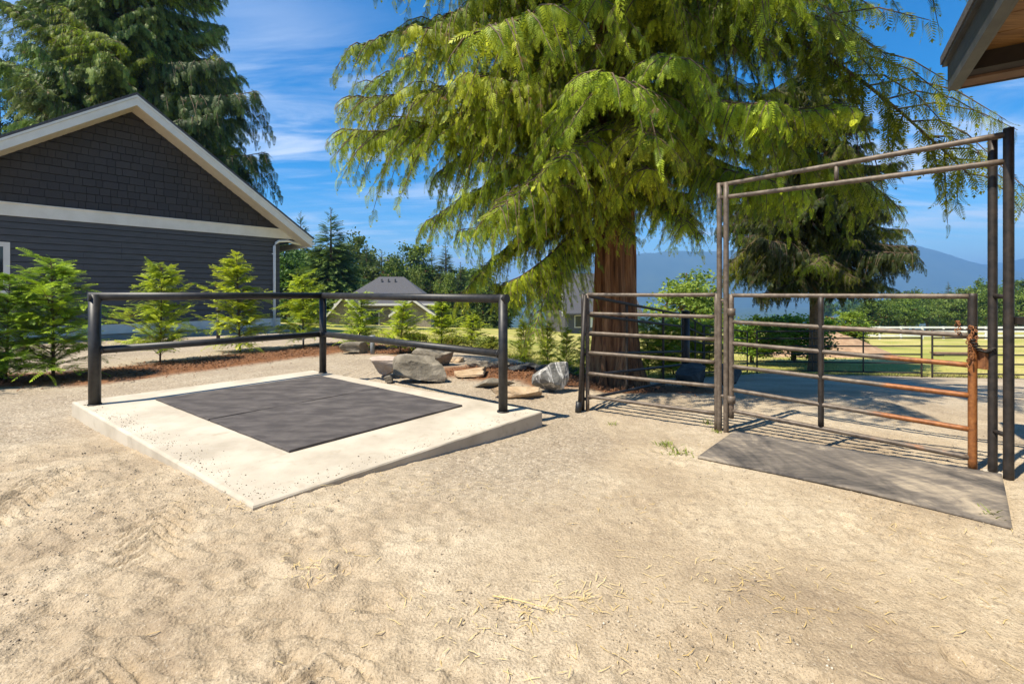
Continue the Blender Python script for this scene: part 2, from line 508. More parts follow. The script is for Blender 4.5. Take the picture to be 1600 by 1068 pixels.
def build_ground():
    ys = [-14.0]
    while ys[-1] < .6: ys.append(ys[-1] + max(.06, .1 * (1.0 - ys[-1])))
    while ys[-1] < 4.2: ys.append(ys[-1] + .0062 * max(ys[-1], 1))
    while ys[-1] < 7: ys.append(ys[-1] + .011 * ys[-1])
    while ys[-1] < 9000: ys.append(ys[-1] * 1.045)
    xs = [0.0]
    while xs[-1] < 3.2: xs.append(xs[-1] + .017)
    st = .017
    while xs[-1] < 9000:
        st *= 1.045
        xs.append(xs[-1] + st)
    xs = np.array([-v for v in xs[:0:-1]] + xs); ys = np.array(ys)
    X, Y = np.meshgrid(xs, ys)
    Z = g_base(X, Y)
    det = ground_detail(X, Y)
    onmat = inside(GATE_MAT, X, Y, .05)
    det = np.where(inside(SLAB, X, Y, .10), det * .35, det)
    det = np.where(onmat, det * .1, det)
    Z = Z + det
    ins = inside(SLAB, X, Y, -.03)
    Z = np.where(ins, np.minimum(Z, -.12), Z)
    # raised berms and uneven lawn further out
    far = sstep(9, 20, Y)
    Z = Z + far * fbm(X * .12, Y * .12, 3) * .5 * (Y < 400)
    nx, ny = len(xs), len(ys)
    idx = np.arange(nx * ny).reshape(ny, nx)
    q = np.stack([idx[:-1, :-1], idx[:-1, 1:], idx[1:, 1:], idx[1:, :-1]], -1).reshape(-1, 4)
    A = X / np.maximum(Y, 3)
    # lawn: beyond the pen on the right, beyond the sapling row in the middle
    lawn = sstep(0, .8, Y - np.interp(A, [-.5, -.3, -.1, .1, .2, .42, .55, .9, 1.3], [24, 14, 10.6, 9.2, 9.4, 11.8, 14.0, 12.6, 11.4]))
    mul = np.zeros_like(X)
    for (x0, y0, x1, y1, w) in MULCH:
        dx, dy = x1 - x0, y1 - y0
        t = np.clip(((X - x0) * dx + (Y - y0) * dy) / (dx * dx + dy * dy), 0, 1)
        dd = np.hypot(X - x0 - t * dx, Y - y0 - t * dy)
        mul = np.maximum(mul, 1 - sstep(w * .75, w * 1.15, dd + .5 * w * fbm(X * 2.2, Y * 2.2, 2)))
    mul *= (1 - .8 * lawn)
    grav = sstep(.4, .62, vnoise(X * .8 + 3, Y * .8) * .55 + .45 * sstep(2.2, 5.2, Y))
    grav = np.maximum(grav, sstep(4.6, 6.0, Y) * (X < .8)) * np.where((X > .9) & (Y > 3.2), .45, 1)
    grav *= 1 - np.exp(-(((X - .35) / .8) ** 2 + ((Y - 2.1) / .45) ** 2))
    me = fast_mesh('ground', np.stack([X, Y, Z], -1).reshape(-1, 3), q, [M['ground']], smooth=True,
                   attrs={'forest': sstep(90, 170, Y).ravel(), 'lawn': lawn.ravel(), 'mulch': mul.ravel(), 'gravel': grav.ravel()})
    return tag(link('ground', me), kind='structure')

# mulch strips (x0, y0, x1, y1, half width)
MULCH = [(-11.0, 6.2, -6.8, 7.6, .75), (-6.8, 7.6, -4.2, 12.0, .95), (-4.2, 12.0, -2.2, 10.6, .7), (-.9, 8.0, .9, 7.4, .55), (.9, 7.4, 2.6, 7.6, .9), (-.6, 8.4, 1.6, 8.8, .45)]

def ground_mat():
    m, nt, b, out = new_mat('ground_surface')
    v = coords(nt)
    big = noise(nt, v, .9, 5, .6, .4)
    fine = noise(nt, v, 95, 4, .75)
    mid = noise(nt, v, 9, 6, .7)
    sand = ramp(nt, big, [(.30, (.30, .225, .148)), (.46, (.465, .366, .246)), (.62, (.59, .487, .345))])
    mid2 = noise(nt, v, 26, 6, .75)
    grain = noise(nt, v, 240, 2, .6)
    sand = mixc(nt, ramp(nt, mid, [(.46, (0, 0, 0)), (.72, (.6, .6, .6))]), sand, (.33, .255, .165))
    sand = mixc(nt, ramp(nt, mid2, [(.34, (.6, .6, .6)), (.48, (0, 0, 0))]), sand, (.21, .165, .115))
    sand = mixc(nt, ramp(nt, fine, [(.34, (.7, .7, .7)), (.44, (0, 0, 0))]), sand, (.17, .13, .09))
    sand = mixc(nt, ramp(nt, fine, [(.58, (0, 0, 0)), (.70, (.6, .6, .6))]), sand, (.74, .66, .53))
    sand = mixc(nt, ramp(nt, grain, [(.33, (.75, .75, .75)), (.43, (0, 0, 0))]), sand, (.13, .10, .075))
    # crushed gravel
    vo = N(nt, 'ShaderNodeTexVoronoi', Scale=75.0)
    nt.links.new(v, vo.inputs['Vector'])
    sepc = nt.nodes.new('ShaderNodeSeparateColor')
    nt.links.new(vo.outputs['Color'], sepc.inputs[0])
    gcol = ramp(nt, sepc.outputs[0], [(0, (.12, .10, .075)), (.4, (.27, .225, .17)), (.75, (.40, .32, .23)), (1, (.54, .47, .38))])
    gf = N(nt, 'ShaderNodeMath', operation='MULTIPLY')
    gf.inputs[1].default_value = .6
    nt.links.new(attr(nt, 'gravel'), gf.inputs[0])
    col = mixc(nt, gf.outputs[0], sand, gcol)
    # mulch
    mcol = ramp(nt, noise(nt, coords(nt, (1, 1, 1)), 38, 5, .8), [(.3, (.06, .026, .012)), (.5, (.20, .085, .035)), (.7, (.34, .17, .08))])
    col = mixc(nt, attr(nt, 'mulch'), col, mcol)
    # lawn: dry and green patches
    l1 = noise(nt, v, .22, 5, .6, .5)
    l2 = noise(nt, v, 14, 6, .8)
    lcol = ramp(nt, l1, [(.34, (.24, .26, .05)), (.48, (.42, .38, .09)), (.62, (.58, .47, .17))])
    lcol = mixc(nt, ramp(nt, l2, [(.35, (.6, .6, .6)), (.6, (0, 0, 0))]), lcol, (.13, .15, .03))
    lf = N(nt, 'ShaderNodeMath', operation='ADD')
    n2 = N(nt, 'ShaderNodeMath', operation='MULTIPLY_ADD'); n2.inputs[1].default_value = .8; n2.inputs[2].default_value = -.4
    nt.links.new(noise(nt, v, 5, 5, .7), n2.inputs[0])
    nt.links.new(attr(nt, 'lawn'), lf.inputs[0]); nt.links.new(n2.outputs[0], lf.inputs[1])
    col = mixc(nt, ramp(nt, lf.outputs[0], [(.4, (0, 0, 0)), (.6, (1, 1, 1))]), col, lcol)
    wood_c = ramp(nt, noise(nt, v, .012, 6, .7), [(.35, (.030, .055, .025)), (.55, (.06, .085, .035)), (.72, (.16, .17, .07))])
    col = mixc(nt, attr(nt, 'forest'), col, wood_c)
    nt.links.new(col, b.inputs['Base Color'])
    b.inputs['Roughness'].default_value = .95
    b.inputs['Specular IOR Level'].default_value = .2
    ad = N(nt, 'ShaderNodeMath', operation='MULTIPLY_ADD'); ad.inputs[1].default_value = .6
    nt.links.new(vo.outputs['Distance'], ad.inputs[0]); nt.links.new(fine, ad.inputs[2])
    bump(nt, b, ad.outputs[0], .9, .008)
    return m
M['ground'] = ground_mat()
build_ground()

# far mountains (real ridges, kilometres away)
def mountain(name, x0, x1, y, peaks, base, depth, seed):
    n = 160; rows = 26
    xs = np.linspace(x0, x1, n)
    prof = np.interp(xs, [p[0] for p in peaks], [p[1] for p in peaks])
    V = []
    for j in range(rows):
        t = j / (rows - 1)
        ridge = 1 - abs(t - .5) * 2
        for i in range(n):
            w = fbm(xs[i] * .0016 + seed, t * 5 + seed, 5)
            z = base + (prof[i] - base) * (ridge ** .8) * (1 + .5 * w * (1 - ridge ** 4)) + 60 * fbm(xs[i] * .005 + seed, t * 9, 3) * ridge
            V.append((xs[i] + 250 * fbm(t * 4 + seed, xs[i] * .001, 2), y + (t - .5) * depth, z))
    idx = np.arange(n * rows).reshape(rows, n)
    q = np.stack([idx[:-1, :-1], idx[:-1, 1:], idx[1:, 1:], idx[1:, :-1]], -1).reshape(-1, 4)
    return tag(link(name, fast_mesh(name, np.array(V), q, [M['mountain']], smooth=True)), kind='structure')
# peak heights from pixels at the ridge distance
def mz(py, y): return EYE + (458 - py) / F * y
def mx(px, y): return (px - 800) / F * y
R1 = 5200
mountain('mountain', mx(820, R1), mx(1900, R1), R1,
         [(mx(820, R1), mz(425, R1)), (mx(960, R1), mz(395, R1)), (mx(1040, R1), mz(392, R1)), (mx(1200, R1), mz(385, R1)), (mx(1340, R1), mz(388, R1)), (mx(1415, R1), mz(379, R1)), (mx(1450, R1), mz(388, R1)),
          (mx(1510, R1), mz(410, R1)), (mx(1600, R1), mz(424, R1)), (mx(1800, R1), mz(440, R1)), (mx(1900, R1), mz(452, R1))], -140, 2600, 2.0)
R2 = 6900
mountain('mountain_ridge', mx(1300, R2), mx(1900, R2), R2,
         [(mx(1300, R2), mz(425, R2)), (mx(1500, R2), mz(415, R2)), (mx(1560, R2), mz(408, R2)), (mx(1610, R2), mz(400, R2)), (mx(1750, R2), mz(405, R2)), (mx(1900, R2), mz(430, R2))], -140, 2600, 9.0)

# ------------------------------------------------------------------ foliage makers
def frond_template(m=9, droop=.35, wid=.10, ln=.40):
    V, Q = [], []
    def rh(p, d, n, l, w):
        d = d / np.linalg.norm(d); s = np.cross(n, d); b = len(V)
        V.extend([p, p + d * l * .45 + s * w, p + d * l, p + d * l * .45 - s * w])
        Q.append((b, b + 1, b + 2, b + 3))
    for k in range(m):
        t = (k + .6) / (m + .4)
        p = np.array((t, 0, -droop * t * t))
        tg = np.array((1, 0, -2 * droop * t)); tg /= np.linalg.norm(tg)
        nn = np.cross(tg, (0, 1, 0)); nn = -nn if nn[2] < 0 else nn
        for s in (-1, 1):
            d = tg * .75 + np.array((0, s * .78, -.10))
            rh(p, d, nn, ln * (1 - .62 * t), wid * (1 - .4 * t))
    rh(np.array((.86, 0, -droop * .74)), tg, nn, .26, .06)
    rh(np.array((.0, 0, 0.)), np.array((1, 0, -.15)), np.array((0, 0, 1.)), .9, .018)
    return np.array(V), np.array(Q)
FT_FINE = frond_template(8, .40, .036, .40)
FT_MID = frond_template(7, .3, .055, .44)

def unit(a):
    return a / (np.linalg.norm(a, axis=-1, keepdims=True) + 1e-9)

def stamp(T, P, D, L, up=None, rng=RNG, width=1.0, jitter=.35):
    """place frond template T at points P along directions D with lengths L; returns verts, quads, tint"""
    tv, tq = T
    n = len(P)
    D = unit(D)
    up = np.tile((0, 0, 1.0), (n, 1)) if up is None else up
    up = up + rng.normal(0, jitter, (n, 3))
    S = unit(np.cross(up, D)); U = np.cross(D, S)
    W = (tv[None, :, 0, None] * D[:, None, :] + tv[None, :, 1, None] * S[:, None, :] * width + tv[None, :, 2, None] * U[:, None, :]) * L[:, None, None] + P[:, None, :]
    Qs = tq[None] + (np.arange(n) * len(tv))[:, None, None]
    base = np.clip(rng.normal(.42, .22, n), 0, 1)
    tip = tv[:, 0] * .28
    tint = np.clip(base[:, None] + tip[None, :] - .1, 0, 1)
    return W.reshape(-1, 3), Qs.reshape(-1, 4), tint.ravel()

def wood(lines, n=5):
    """tapered limbs as quads: list of (points, radii)"""
    V, Q = [], []
    for pts, rad in lines:
        v, f = path_tube(pts, rad, n)
        b = len(V); V += list(v)
        Q += [tuple(i + b for i in q) for q in f if len(q) == 4]
    return np.array(V), np.array(Q)

def combine(name, leaf, wd, mats):
    lv, lq, lt = leaf
    if wd is None:
        return fast_mesh(name, lv, lq, mats, attrs={'tint': lt})
    wv, wq = wd
    v = np.concatenate([lv, wv]); q = np.concatenate([lq, wq + len(lv)])
    mi = np.concatenate([np.zeros(len(lq), int), np.ones(len(wq), int)])
    return fast_mesh(name, v, q, mats, midx=mi, attrs={'tint': np.concatenate([lt, np.zeros(len(wv))])})

def cedar_branch(seed, L=3.0, sag=.32, lift=.12, leafm='cedar_leaf', T=FT_FINE, dens=1.5, flen=.185):
    """a drooping cedar limb: axis, side branchlets in its plane, hanging flat sprays"""
    r = np.random.default_rng(seed)
    def ax(t): return np.array((L * t, .10 * L * math.sin(t * 3 + seed), L * (-sag * t ** 1.4 + lift * t ** 4)))
    lines = [([ax(t) for t in np.linspace(0, 1, 10)], list(np.linspace(.030, .006, 10) * L / 3))]
    P, D, LL, U = [], [], [], []
    ns = int(26 * dens)
    for i in range(ns):
        t = .16 + .84 * (i + r.random() * .7) / ns
        side = 1 if i % 2 else -1
        p0 = ax(t)
        l2 = (.30 + .95 * (1 - t) ** .8 * min(1, t * 3.2)) * L / 3 * r.uniform(.7, 1.15)
        ang = r.uniform(.5, 1.25)
        d0 = np.array((math.cos(ang), side * math.sin(ang), r.uniform(-.05, .15)))
        dr = r.uniform(.6, 1.6)
        f = lambda s: p0 + d0 * l2 * s + np.array((0, 0, -dr * l2 * s * s))
        lines.append(([f(s) for s in (0, .35, .7, 1)], [.009, .007, .005, .002]))
        nf = max(6, int(l2 / .027))
        for j in range(nf):
            s = (j + r.random()) / nf
            p = f(s)
            tg = d0 * l2 + np.array((0, 0, -2 * dr * l2 * s)); tg /= np.linalg.norm(tg)
            lat = np.cross((0, 0, 1), tg); lat /= np.linalg.norm(lat) + 1e-9
            sd = (1 if j % 2 else -1)
            d = tg * r.uniform(.5, .9) + lat * sd * r.uniform(.15, .7) + np.array((0, 0, -r.uniform(.45, 1.7)))
            P.append(p); D.append(d); LL.append(flen * r.uniform(.65, 1.25) * (1.1 - .35 * s))
            U.append(np.array((tg[0] * .6, tg[1] * .6, .75)))
    for j in range(10):
        P.append(ax(1 - .02 * j)); D.append(np.array((1, r.uniform(-.8, .8), -r.uniform(.2, 1)))); LL.append(flen * r.uniform(.7, 1.1)); U.append(np.array((.5, 0, .8)))
    leaf = stamp(T, np.array(P), np.array(D), np.array(LL), np.array(U), r)
    return combine('cedar_limb', leaf, wood(lines), [M[leafm], M['twig']])

LIMBS = [cedar_branch(s, 3.0, sg, lf) for s, sg, lf in ((11, .34, .10), (12, .46, .12), (13, .26, .14), (14, .55, .05), (15, .40, .20), (16, .62, .02))]
FIR_LIMBS = [cedar_branch(s, 3.0, sg, lf, 'fir_leaf', FT_MID, 1.15, .25) for s, sg, lf in ((21, .22, .10), (22, .34, .16), (23, .42, .08), (24, .15, .05))]

def trunk_mesh(name, h, r0, r1, mat, flare=.5, flutes=9, lean=0.0, n=40, rings=44, seed=1, depth=.10):
    V = []
    for j in range(rings):
        t = (j / (rings - 1)) ** 1.5
        z = h * t - .35 * (j == 0)
        r = r0 + (r1 - r0) * t + r0 * flare * math.exp(-z / .45)
        for k in range(n):
            a = 2 * math.pi * k / n
            w = 1 + depth * math.sin(flutes * a + 1.5 * math.sin(z * .4 + seed)) * (1 + .8 * math.exp(-z / .8)) + .07 * math.sin(4 * a + seed + z * .15) + .05 * (float(vnoise(k * .9 + seed * 7, z * 1.3)) - .5) * 2
            V.append((math.cos(a) * r * w + lean * z, math.sin(a) * r * w, z))
    idx = np.arange(n * rings).reshape(rings, n)
    q = np.stack([idx[:-1], np.roll(idx[:-1], -1, 1), np.roll(idx[1:], -1, 1), idx[1:]], -1).reshape(-1, 4)
    return fast_mesh(name, np.array(V), q, [mat], smooth=True)

def add_limb(tree, me, z, az, length, pitch=0.0, roll=0.0, at=(0, 0), tint=(1, 1, 1), name='branch', base=3.0):
    s = length / base
    o = link(name, me, tree, (at[0], at[1], z), (roll, -pitch, az), (s, s * random.uniform(.9, 1.15), s * random.uniform(.9, 1.1)))
    o.color = (*tint, 1)
    return o

# ------------------------------------------------------------------ the big cedar
CX, CY = 1.82, 8.1
cz = G(CX, CY)
big = tag(empty('cedar_tree', (CX, CY, cz)), 'huge western red cedar with fluted brown trunk and drooping bright yellow-green sprays', 'tree')
link('trunk', trunk_mesh('big_trunk', 19, .33, .07, M['bark'], .45, 8, n=72, rings=60, depth=.13), big)
r = random.Random(5)
def rnd_tint(rr, lo=.75, hi=1.15):
    k = rr.uniform(lo, hi)
    return (k * rr.uniform(.9, 1.12), k, k * rr.uniform(.8, 1.05))
for i in range(235):
    u = (i + r.random()) / 235
    z = 2.6 + 13.5 * u ** 1.3
    az = i * 2.39996 + r.uniform(-.4, .4)
    dx, dy = math.cos(az), math.sin(az)
    reach = float(np.interp(z, [2.6, 4, 5.5, 8, 10.5, 16], [1.9, 3.0, 4.3, 4.9, 4.5, 1.7])) * r.uniform(.65, 1.06)
    # the side towards the yard is pruned up off the trunk
    if z < 4.8 and dy < -.35: z += .75 + .6 * max(0, dx)
    elif z < 4.5 and dx > .2: z += 1.0
    if dy > .2: reach *= .78
    if dx > .4: reach *= .76
    if dx > .35 and r.random() < (.45 if z < 7 else .2): continue
    add_limb(big, LIMBS[r.randrange(6)], z, az, reach, r.uniform(-.12, .25) - .05, r.uniform(-.2, .2), (dx * .15, dy * .15), rnd_tint(r, .95, 1.4))
# low sweeping limbs on the left, and one long limb sticking out of the outline
for az, z, L, p in ((2.95, 2.9, 2.3, -.30), (3.3, 2.7, 2.0, -.35), (3.6, 3.0, 2.3, -.32), (3.9, 3.1, 2.4, -.30), (3.45, 3.5, 2.7, -.2), (3.1, 3.7, 2.9, -.15), (3.08, 4.75, 4.75, .10), (3.2, 5.3, 4.4, .05),
                    (4.3, 4.0, 2.3, -.25), (4.55, 4.2, 2.6, -.2), (4.85, 3.9, 2.2, -.3), (5.2, 4.3, 2.6, -.2), (5.5, 4.5, 2.8, -.15), (5.8, 4.4, 2.7, -.2), (4.7, 5.0, 3.0, -.1), (4.1, 4.6, 3.0, -.15), (5.0, 5.2, 3.2, -.1)):
    add_limb(big, LIMBS[2 if L > 4 else r.randrange(6)], z, az, L, p, r.uniform(-.15, .15), (math.cos(az) * .2, math.sin(az) * .2), rnd_tint(r, 1.0, 1.4))
# long limbs reaching out to the right, beyond the gate frame
for az, z, L, p in ((-.14, 6.6, 5.1, -.02), (.05, 5.8, 4.5, .0), (-.40, 8.2, 4.8, .05)):
    add_limb(big, LIMBS[(1, 3, 0, 5)[int(L * 10) % 4]], z, az, L, p, r.uniform(-.2, .2), (math.cos(az) * .2, math.sin(az) * .2), rnd_tint(r, .7, .95))

# ------------------------------------------------------------------ generic conifer / broadleaf crowns for everything else
def conifer_crown(name, seed, h, rad, leafm='fir_leaf', n=900, skirt=.08, T=FT_MID, pw=.85, droop=.25):
    r = np.random.default_rng(seed)
    u = 1 - np.sqrt(r.random(n) * (1 - .02))
    u = np.clip(skirt + (1 - skirt) * u, 0, .985)
    az = r.random(n) * 6.2832
    lump = 1 + .35 * np.array([float(vnoise(a * 1.6 + seed, q * 9)) - .5 for a, q in zip(az, u)])
    R = rad * (1 - u) ** pw * lump + .004 * h
    inner = r.uniform(.0, .75, n)
    P = np.stack([np.cos(az) * R * inner, np.sin(az) * R * inner, h * u - droop * .5 * R * inner], -1)
    D = np.stack([np.cos(az), np.sin(az), -droop + r.normal(0, .16, n) + .5 * u + 1.4 * u ** 6], -1)
    L = R * (1 - inner) * r.uniform(.8, 1.2, n) + (.05 * rad + .03 * h) * (1 - u) ** .7 + .006 * h
    leaf = stamp(T, P, D, L, None, r, width=.75)
    wd = wood([([(0, 0, 0), (0, 0, h * .5), (0, 0, h * .99)], [.02 * h, .012 * h, .002 * h])])
    return combine(name, leaf, None, [M[leafm]]), fast_mesh(name + '_stem', wd[0], wd[1], [M['twig']], smooth=True)

def broad_crown(name, seed, h, rad, z0=.2, n_cl=80, per=110, leaf=.16, leafm='broad_leaf', flat=1.0):
    r = np.random.default_rng(seed)
    V = []
    c = r.normal(0, 1, (n_cl, 3)); c = unit(c) * (r.random((n_cl, 1)) ** .45)
    lump = 1 + .5 * (vnoise(c[:, 0] * 2 + seed, c[:, 2] * 2 + seed) - .5)
    C = c * np.array((rad, rad, h * (1 - z0) * .5 * flat)) * lump[:, None] + np.array((0, 0, h * (z0 + (1 - z0) * .5)))
    cr = rad * r.uniform(.16, .34, n_cl)
    P = (C[:, None, :] + r.normal(0, .5, (n_cl, per, 3)) * cr[:, None, None] * np.array((1, 1, .7))).reshape(-1, 3)
    n = len(P)
    D = unit(r.normal(0, 1, (n, 3)) + np.array((0, 0, -.2)))
    S = unit(np.cross(D, r.normal(0, 1, (n, 3))))
    L = leaf * r.uniform(.6, 1.3, n)[:, None]
    verts = np.stack([P, P + D * L * .5 + S * L * .32, P + D * L, P + D * L * .5 - S * L * .32], 1).reshape(-1, 3)
    q = np.arange(n * 4).reshape(n, 4)
    ct = np.repeat(np.clip(r.normal(.45, .2, n_cl), 0, 1), per)
    t = np.repeat(np.clip(ct + r.normal(0, .12, n), 0, 1), 4)
    lines = [([(0, 0, 0), (0, 0, h * .35), (0.05 * rad, 0, h * .75)], [.03 * h, .022 * h, .006 * h])]
    for k in range(9):
        e = C[k * 7 % n_cl]
        lines.append(([(0, 0, h * .25), tuple(e * .5 + np.array((0, 0, h * .15))), tuple(e)], [.014 * h, .009 * h, .003 * h]))
    wd = wood(lines)
    return fast_mesh(name, verts, q, [M[leafm]], attrs={'tint': t}), fast_mesh(name + '_stem', wd[0], wd[1], [M['twig']], smooth=True)

def sapling_crown(name, seed, h=2.0, rad=.5):
    """young cedar: upswept shoots carrying flat sprays, leader sticking out on top"""
    r = np.random.default_rng(seed)
    P, D, L, lines = [], [], [], []
    lines.append(([(0, 0, -.1), (.01, 0, h * .5), (0, .01, h * .97)], [.022, .015, .003]))
    nb = 100
    for i in range(nb):
        u = .06 + .90 * (i + r.random()) / nb
        az = i * 2.4 + r.uniform(-.4, .4)
        l = (rad * (1 - u) ** .65 * min(1, .55 + u * 2.2) + .06) * r.uniform(.45, 1.45)
        az += r.uniform(-1, 1); d0 = np.array((math.cos(az), math.sin(az), r.uniform(.25, 1.3)))
        p0 = np.array((0, 0, h * u * .97))
        f = lambda s: p0 + d0 * l * s + np.array((0, 0, -.4 * l * s * s))
        lines.append(([f(0), f(.5), f(1)], [.006, .004, .002]))
        for j in range(16):
            s = .12 + .88 * j / 15
            lat = np.array((-math.sin(az), math.cos(az), 0)) * (1 if j % 2 else -1)
            P.append(f(s)); D.append(d0 * .7 + lat * r.uniform(.2, .9) + np.array((0, 0, r.uniform(-.5, .25))))
            L.append(r.uniform(.12, .24) * (1 - .35 * u) + .02)
    leaf = stamp(FT_FINE, np.array(P), np.array(D), np.array(L), None, r)
    wd = wood(lines, 4)
    return combine(name, leaf, None, [M['cedar_leaf']]), fast_mesh(name + '_stem', wd[0], wd[1], [M['twig']], smooth=True)

def plant(name, pair, loc, s, label, cat='tree', group=None, rz=None, tint=(1, 1, 1), sxy=1.0, stem='trunk'):
    o = empty(name, loc, random.uniform(0, 6.28) if rz is None else rz)
    tag(o, label, cat, group)
    sc3 = (s * sxy, s * sxy, s)
    if name == 'young_cedar': o.rotation_euler = (random.uniform(-.06, .06), random.uniform(-.06, .06), o.rotation_euler[2])
    a = link('crown', pair[0], o, scale=sc3); a.color = (*tint, 1)
    link(stem, pair[1], o, scale=sc3)
    return o

# big cedar behind the dark house, standing above its roof
bx, by = -21.6, 26.0
back = tag(empty('cedar_tree', (bx, by, -.3)), 'tall dark evergreen rising behind the dark grey gabled house', 'tree')
link('trunk', trunk_mesh('back_trunk', 27, .55, .08, M['bark'], .3, 7, n=24, rings=20), back)
r = random.Random(9)
for i in range(360):
    u = (i + r.random()) / 360
    z = 3.0 + 23 * u
    az = i * 2.39996 + r.uniform(-.5, .5)
    reach = (6.8 - 3.6 * u) * r.uniform(.55, 1.05)
    me = LIMBS[r.randrange(6)] if r.random() < .35 else FIR_LIMBS[r.randrange(4)]
    k = rnd_tint(r, 1.3, 2.3) if me in FIR_LIMBS else rnd_tint(r, .7, 1.1)
    add_limb(back, me, z, az, reach, r.uniform(.1, .5), r.uniform(-.2, .2), (0, 0), k)
for z, az, L in ((12.2, -.25, 8.6), (9.4, -.15, 8.4), (10.4, -.45, 7.6), (14.0, -.3, 6.8)):
    add_limb(back, FIR_LIMBS[1], z, az, L, .15, 0, (0, 0), (.7, .8, .7))

# second cedar beyond the gate; dark tints put its shade into the leaf colour
tx, ty = mx(1272, 15.5), 15.5
tz = G(tx, ty)
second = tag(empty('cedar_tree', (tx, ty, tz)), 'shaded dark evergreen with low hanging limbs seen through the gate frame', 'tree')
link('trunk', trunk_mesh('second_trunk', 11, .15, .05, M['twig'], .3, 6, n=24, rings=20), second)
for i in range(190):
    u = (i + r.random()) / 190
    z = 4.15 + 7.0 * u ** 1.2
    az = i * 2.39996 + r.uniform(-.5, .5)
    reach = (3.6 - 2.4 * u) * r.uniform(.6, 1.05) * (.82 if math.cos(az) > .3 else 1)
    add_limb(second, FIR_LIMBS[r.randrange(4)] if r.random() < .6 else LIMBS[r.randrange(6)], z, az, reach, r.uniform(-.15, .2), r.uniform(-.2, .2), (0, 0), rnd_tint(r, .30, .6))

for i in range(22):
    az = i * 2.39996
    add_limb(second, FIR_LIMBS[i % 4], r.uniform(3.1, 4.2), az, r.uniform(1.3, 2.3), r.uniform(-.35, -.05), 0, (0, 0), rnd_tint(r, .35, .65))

# ------------------------------------------------------------------ young cedars
SAP = [sapling_crown('sapling_crown_%d' % k, 40 + k, 2.0, rd) for k, rd in enumerate((.56, .64, .50, .68))]
def sap(px, py, top, k, label, tint=(1, 1, 1), sxy=1.0, zz=-.16):
    p = ray_z(px, py, zz)
    p[2] = G(p[0], p[1])
    h = (py - top) / F * p[1]
    return plant('young_cedar', SAP[k], p, h / 2.0, label, 'young cedar', 'young cedars planted in a row', None, tuple(1.3 * q for q in tint), sxy)
sap(8, 597, 425, 3, 'bushy young cedar at the left edge beside the black bin', (.62, .78, .85), 1.25)
sap(83, 592, 400, 1, 'young cedar with bare lower stem left of the railing, in front of grey siding', (.8, .95, .85), 1.15)
sap(250, 566, 408, 0, 'young cedar in front of the dark siding, seen above the left railing span', (1.05, 1.05, .9), 1.0)
sap(375, 549, 395, 2, 'young cedar in front of the house corner, just left of the white downspout', (1.15, 1.1, .9), 1.05)
sap(474, 541, 425, 1, 'young cedar just right of the white downspout, behind the railing corner', (1.1, 1.1, .9), 1.05)
sap(560, 546, 455, 3, 'young cedar behind the middle railing post, in front of the far grey-roofed house', (1.0, 1.05, .9), 1.2)
sap(625, 552, 468, 0, 'bright young cedar above the right railing span, left of the boulders', (1.15, 1.15, .9), 1.2)
sap(690, 541, 465, 2, 'young cedar above the right railing span, behind the boulders', (1.1, 1.1, .9), 1.3)
sap(737, 541, 487, 1, 'short young cedar just left of the right railing post, behind the low rocks', (1.2, 1.15, .9), 1.4)
small_lbl = ['small columnar cedar just right of the right railing post', 'second small columnar cedar right of the right railing post', 'third small columnar cedar right of the right railing post', 'small columnar cedar beside the leaning panel post']
for (px, py, top, k), lb in zip(((820, 573, 498, 0), (855, 573, 495, 2), (884, 571, 498, 0), (911, 570, 498, 2)), small_lbl):
    sap(px, py, top, k, lb, (1.7, 1.5, 1.0), .85)
for i, px in enumerate((1014, 1034, 1053, 1076, 1092, 1108)):
    p = np.array((mx(px, 11.6 + .25 * i), 11.6 + .25 * i, 0)); p[2] = G(p[0], p[1])
    plant('young_cedar', SAP[i % 4], p, .78, ('small sunlit hedge cedar behind the receding dark panel, ' + ('first', 'second', 'third', 'fourth', 'fifth', 'sixth')[i] + ' from the cedar trunk'), 'young cedar', 'hedge cedars behind the receding panel', None, (1.3, 1.2, .9), 1.2)
plant('young_cedar', SAP[3], (-9.6, 4.9, G(-9.6, 4.9)), 1.9, 'tall young cedar just outside the left edge', 'young cedar', None, None, (.9, 1, .9), 1.2)

# low yellow-green shrubs on the lawn edge
SHRUB = [broad_crown('shrub_crown_%d' % k, 60 + k, 1.0, .62, .05, 46, 70, .085) for k in range(3)]
for i, (px, py, h) in enumerate(((648, 548, .42), (712, 548, .38), (766, 552, .42))):
    p = ray_z(px, py, -.2); p[2] = G(p[0], p[1])
    plant('low_shrub', SHRUB[i % 3], p, h, ('low yellow-green shrub behind the rocks, ' + ('first', 'second', 'third')[i] + ' counted from the left'), 'shrub', 'low shrubs behind the rocks', None, (1.6, 1.3, .9), 1.3, 'stem')

# ------------------------------------------------------------------ trees in the distance
CON = [conifer_crown('conifer_crown_%d' % k, 70 + k, 10, rd, n=1300) for k, rd in enumerate((2.3, 2.9, 1.9))]
BRO = [broad_crown('broad_crown_%d' % k, 80 + k, 8, 3.2, .12, 110, 80, .34) for k in range(3)]
def far_tree(kind, px, top, Y, width_px, label, group, tint, base=None):
    z0 = G((px - 800) / F * Y, Y) if base is None else base
    x = (px - 800) / F * Y
    h = mz(top, Y) - z0
    pair = (CON if kind == 'c' else BRO)[random.randrange(3)]
    s = h / (10 if kind == 'c' else 8)
    rad = {'c': 2.3, 'b': 3.2}[kind]
    sxy = (width_px / F * Y / 2) / (rad * s)
    return plant('conifer_tree' if kind == 'c' else 'leafy_tree', pair, (x, Y, z0), s, label, 'tree', group, None, tint, sxy)
far_tree('c', 517, 322, 58, 92, 'tall pointed conifer standing clear above the tree line right of the house', None, (.95, 1.1, .9))
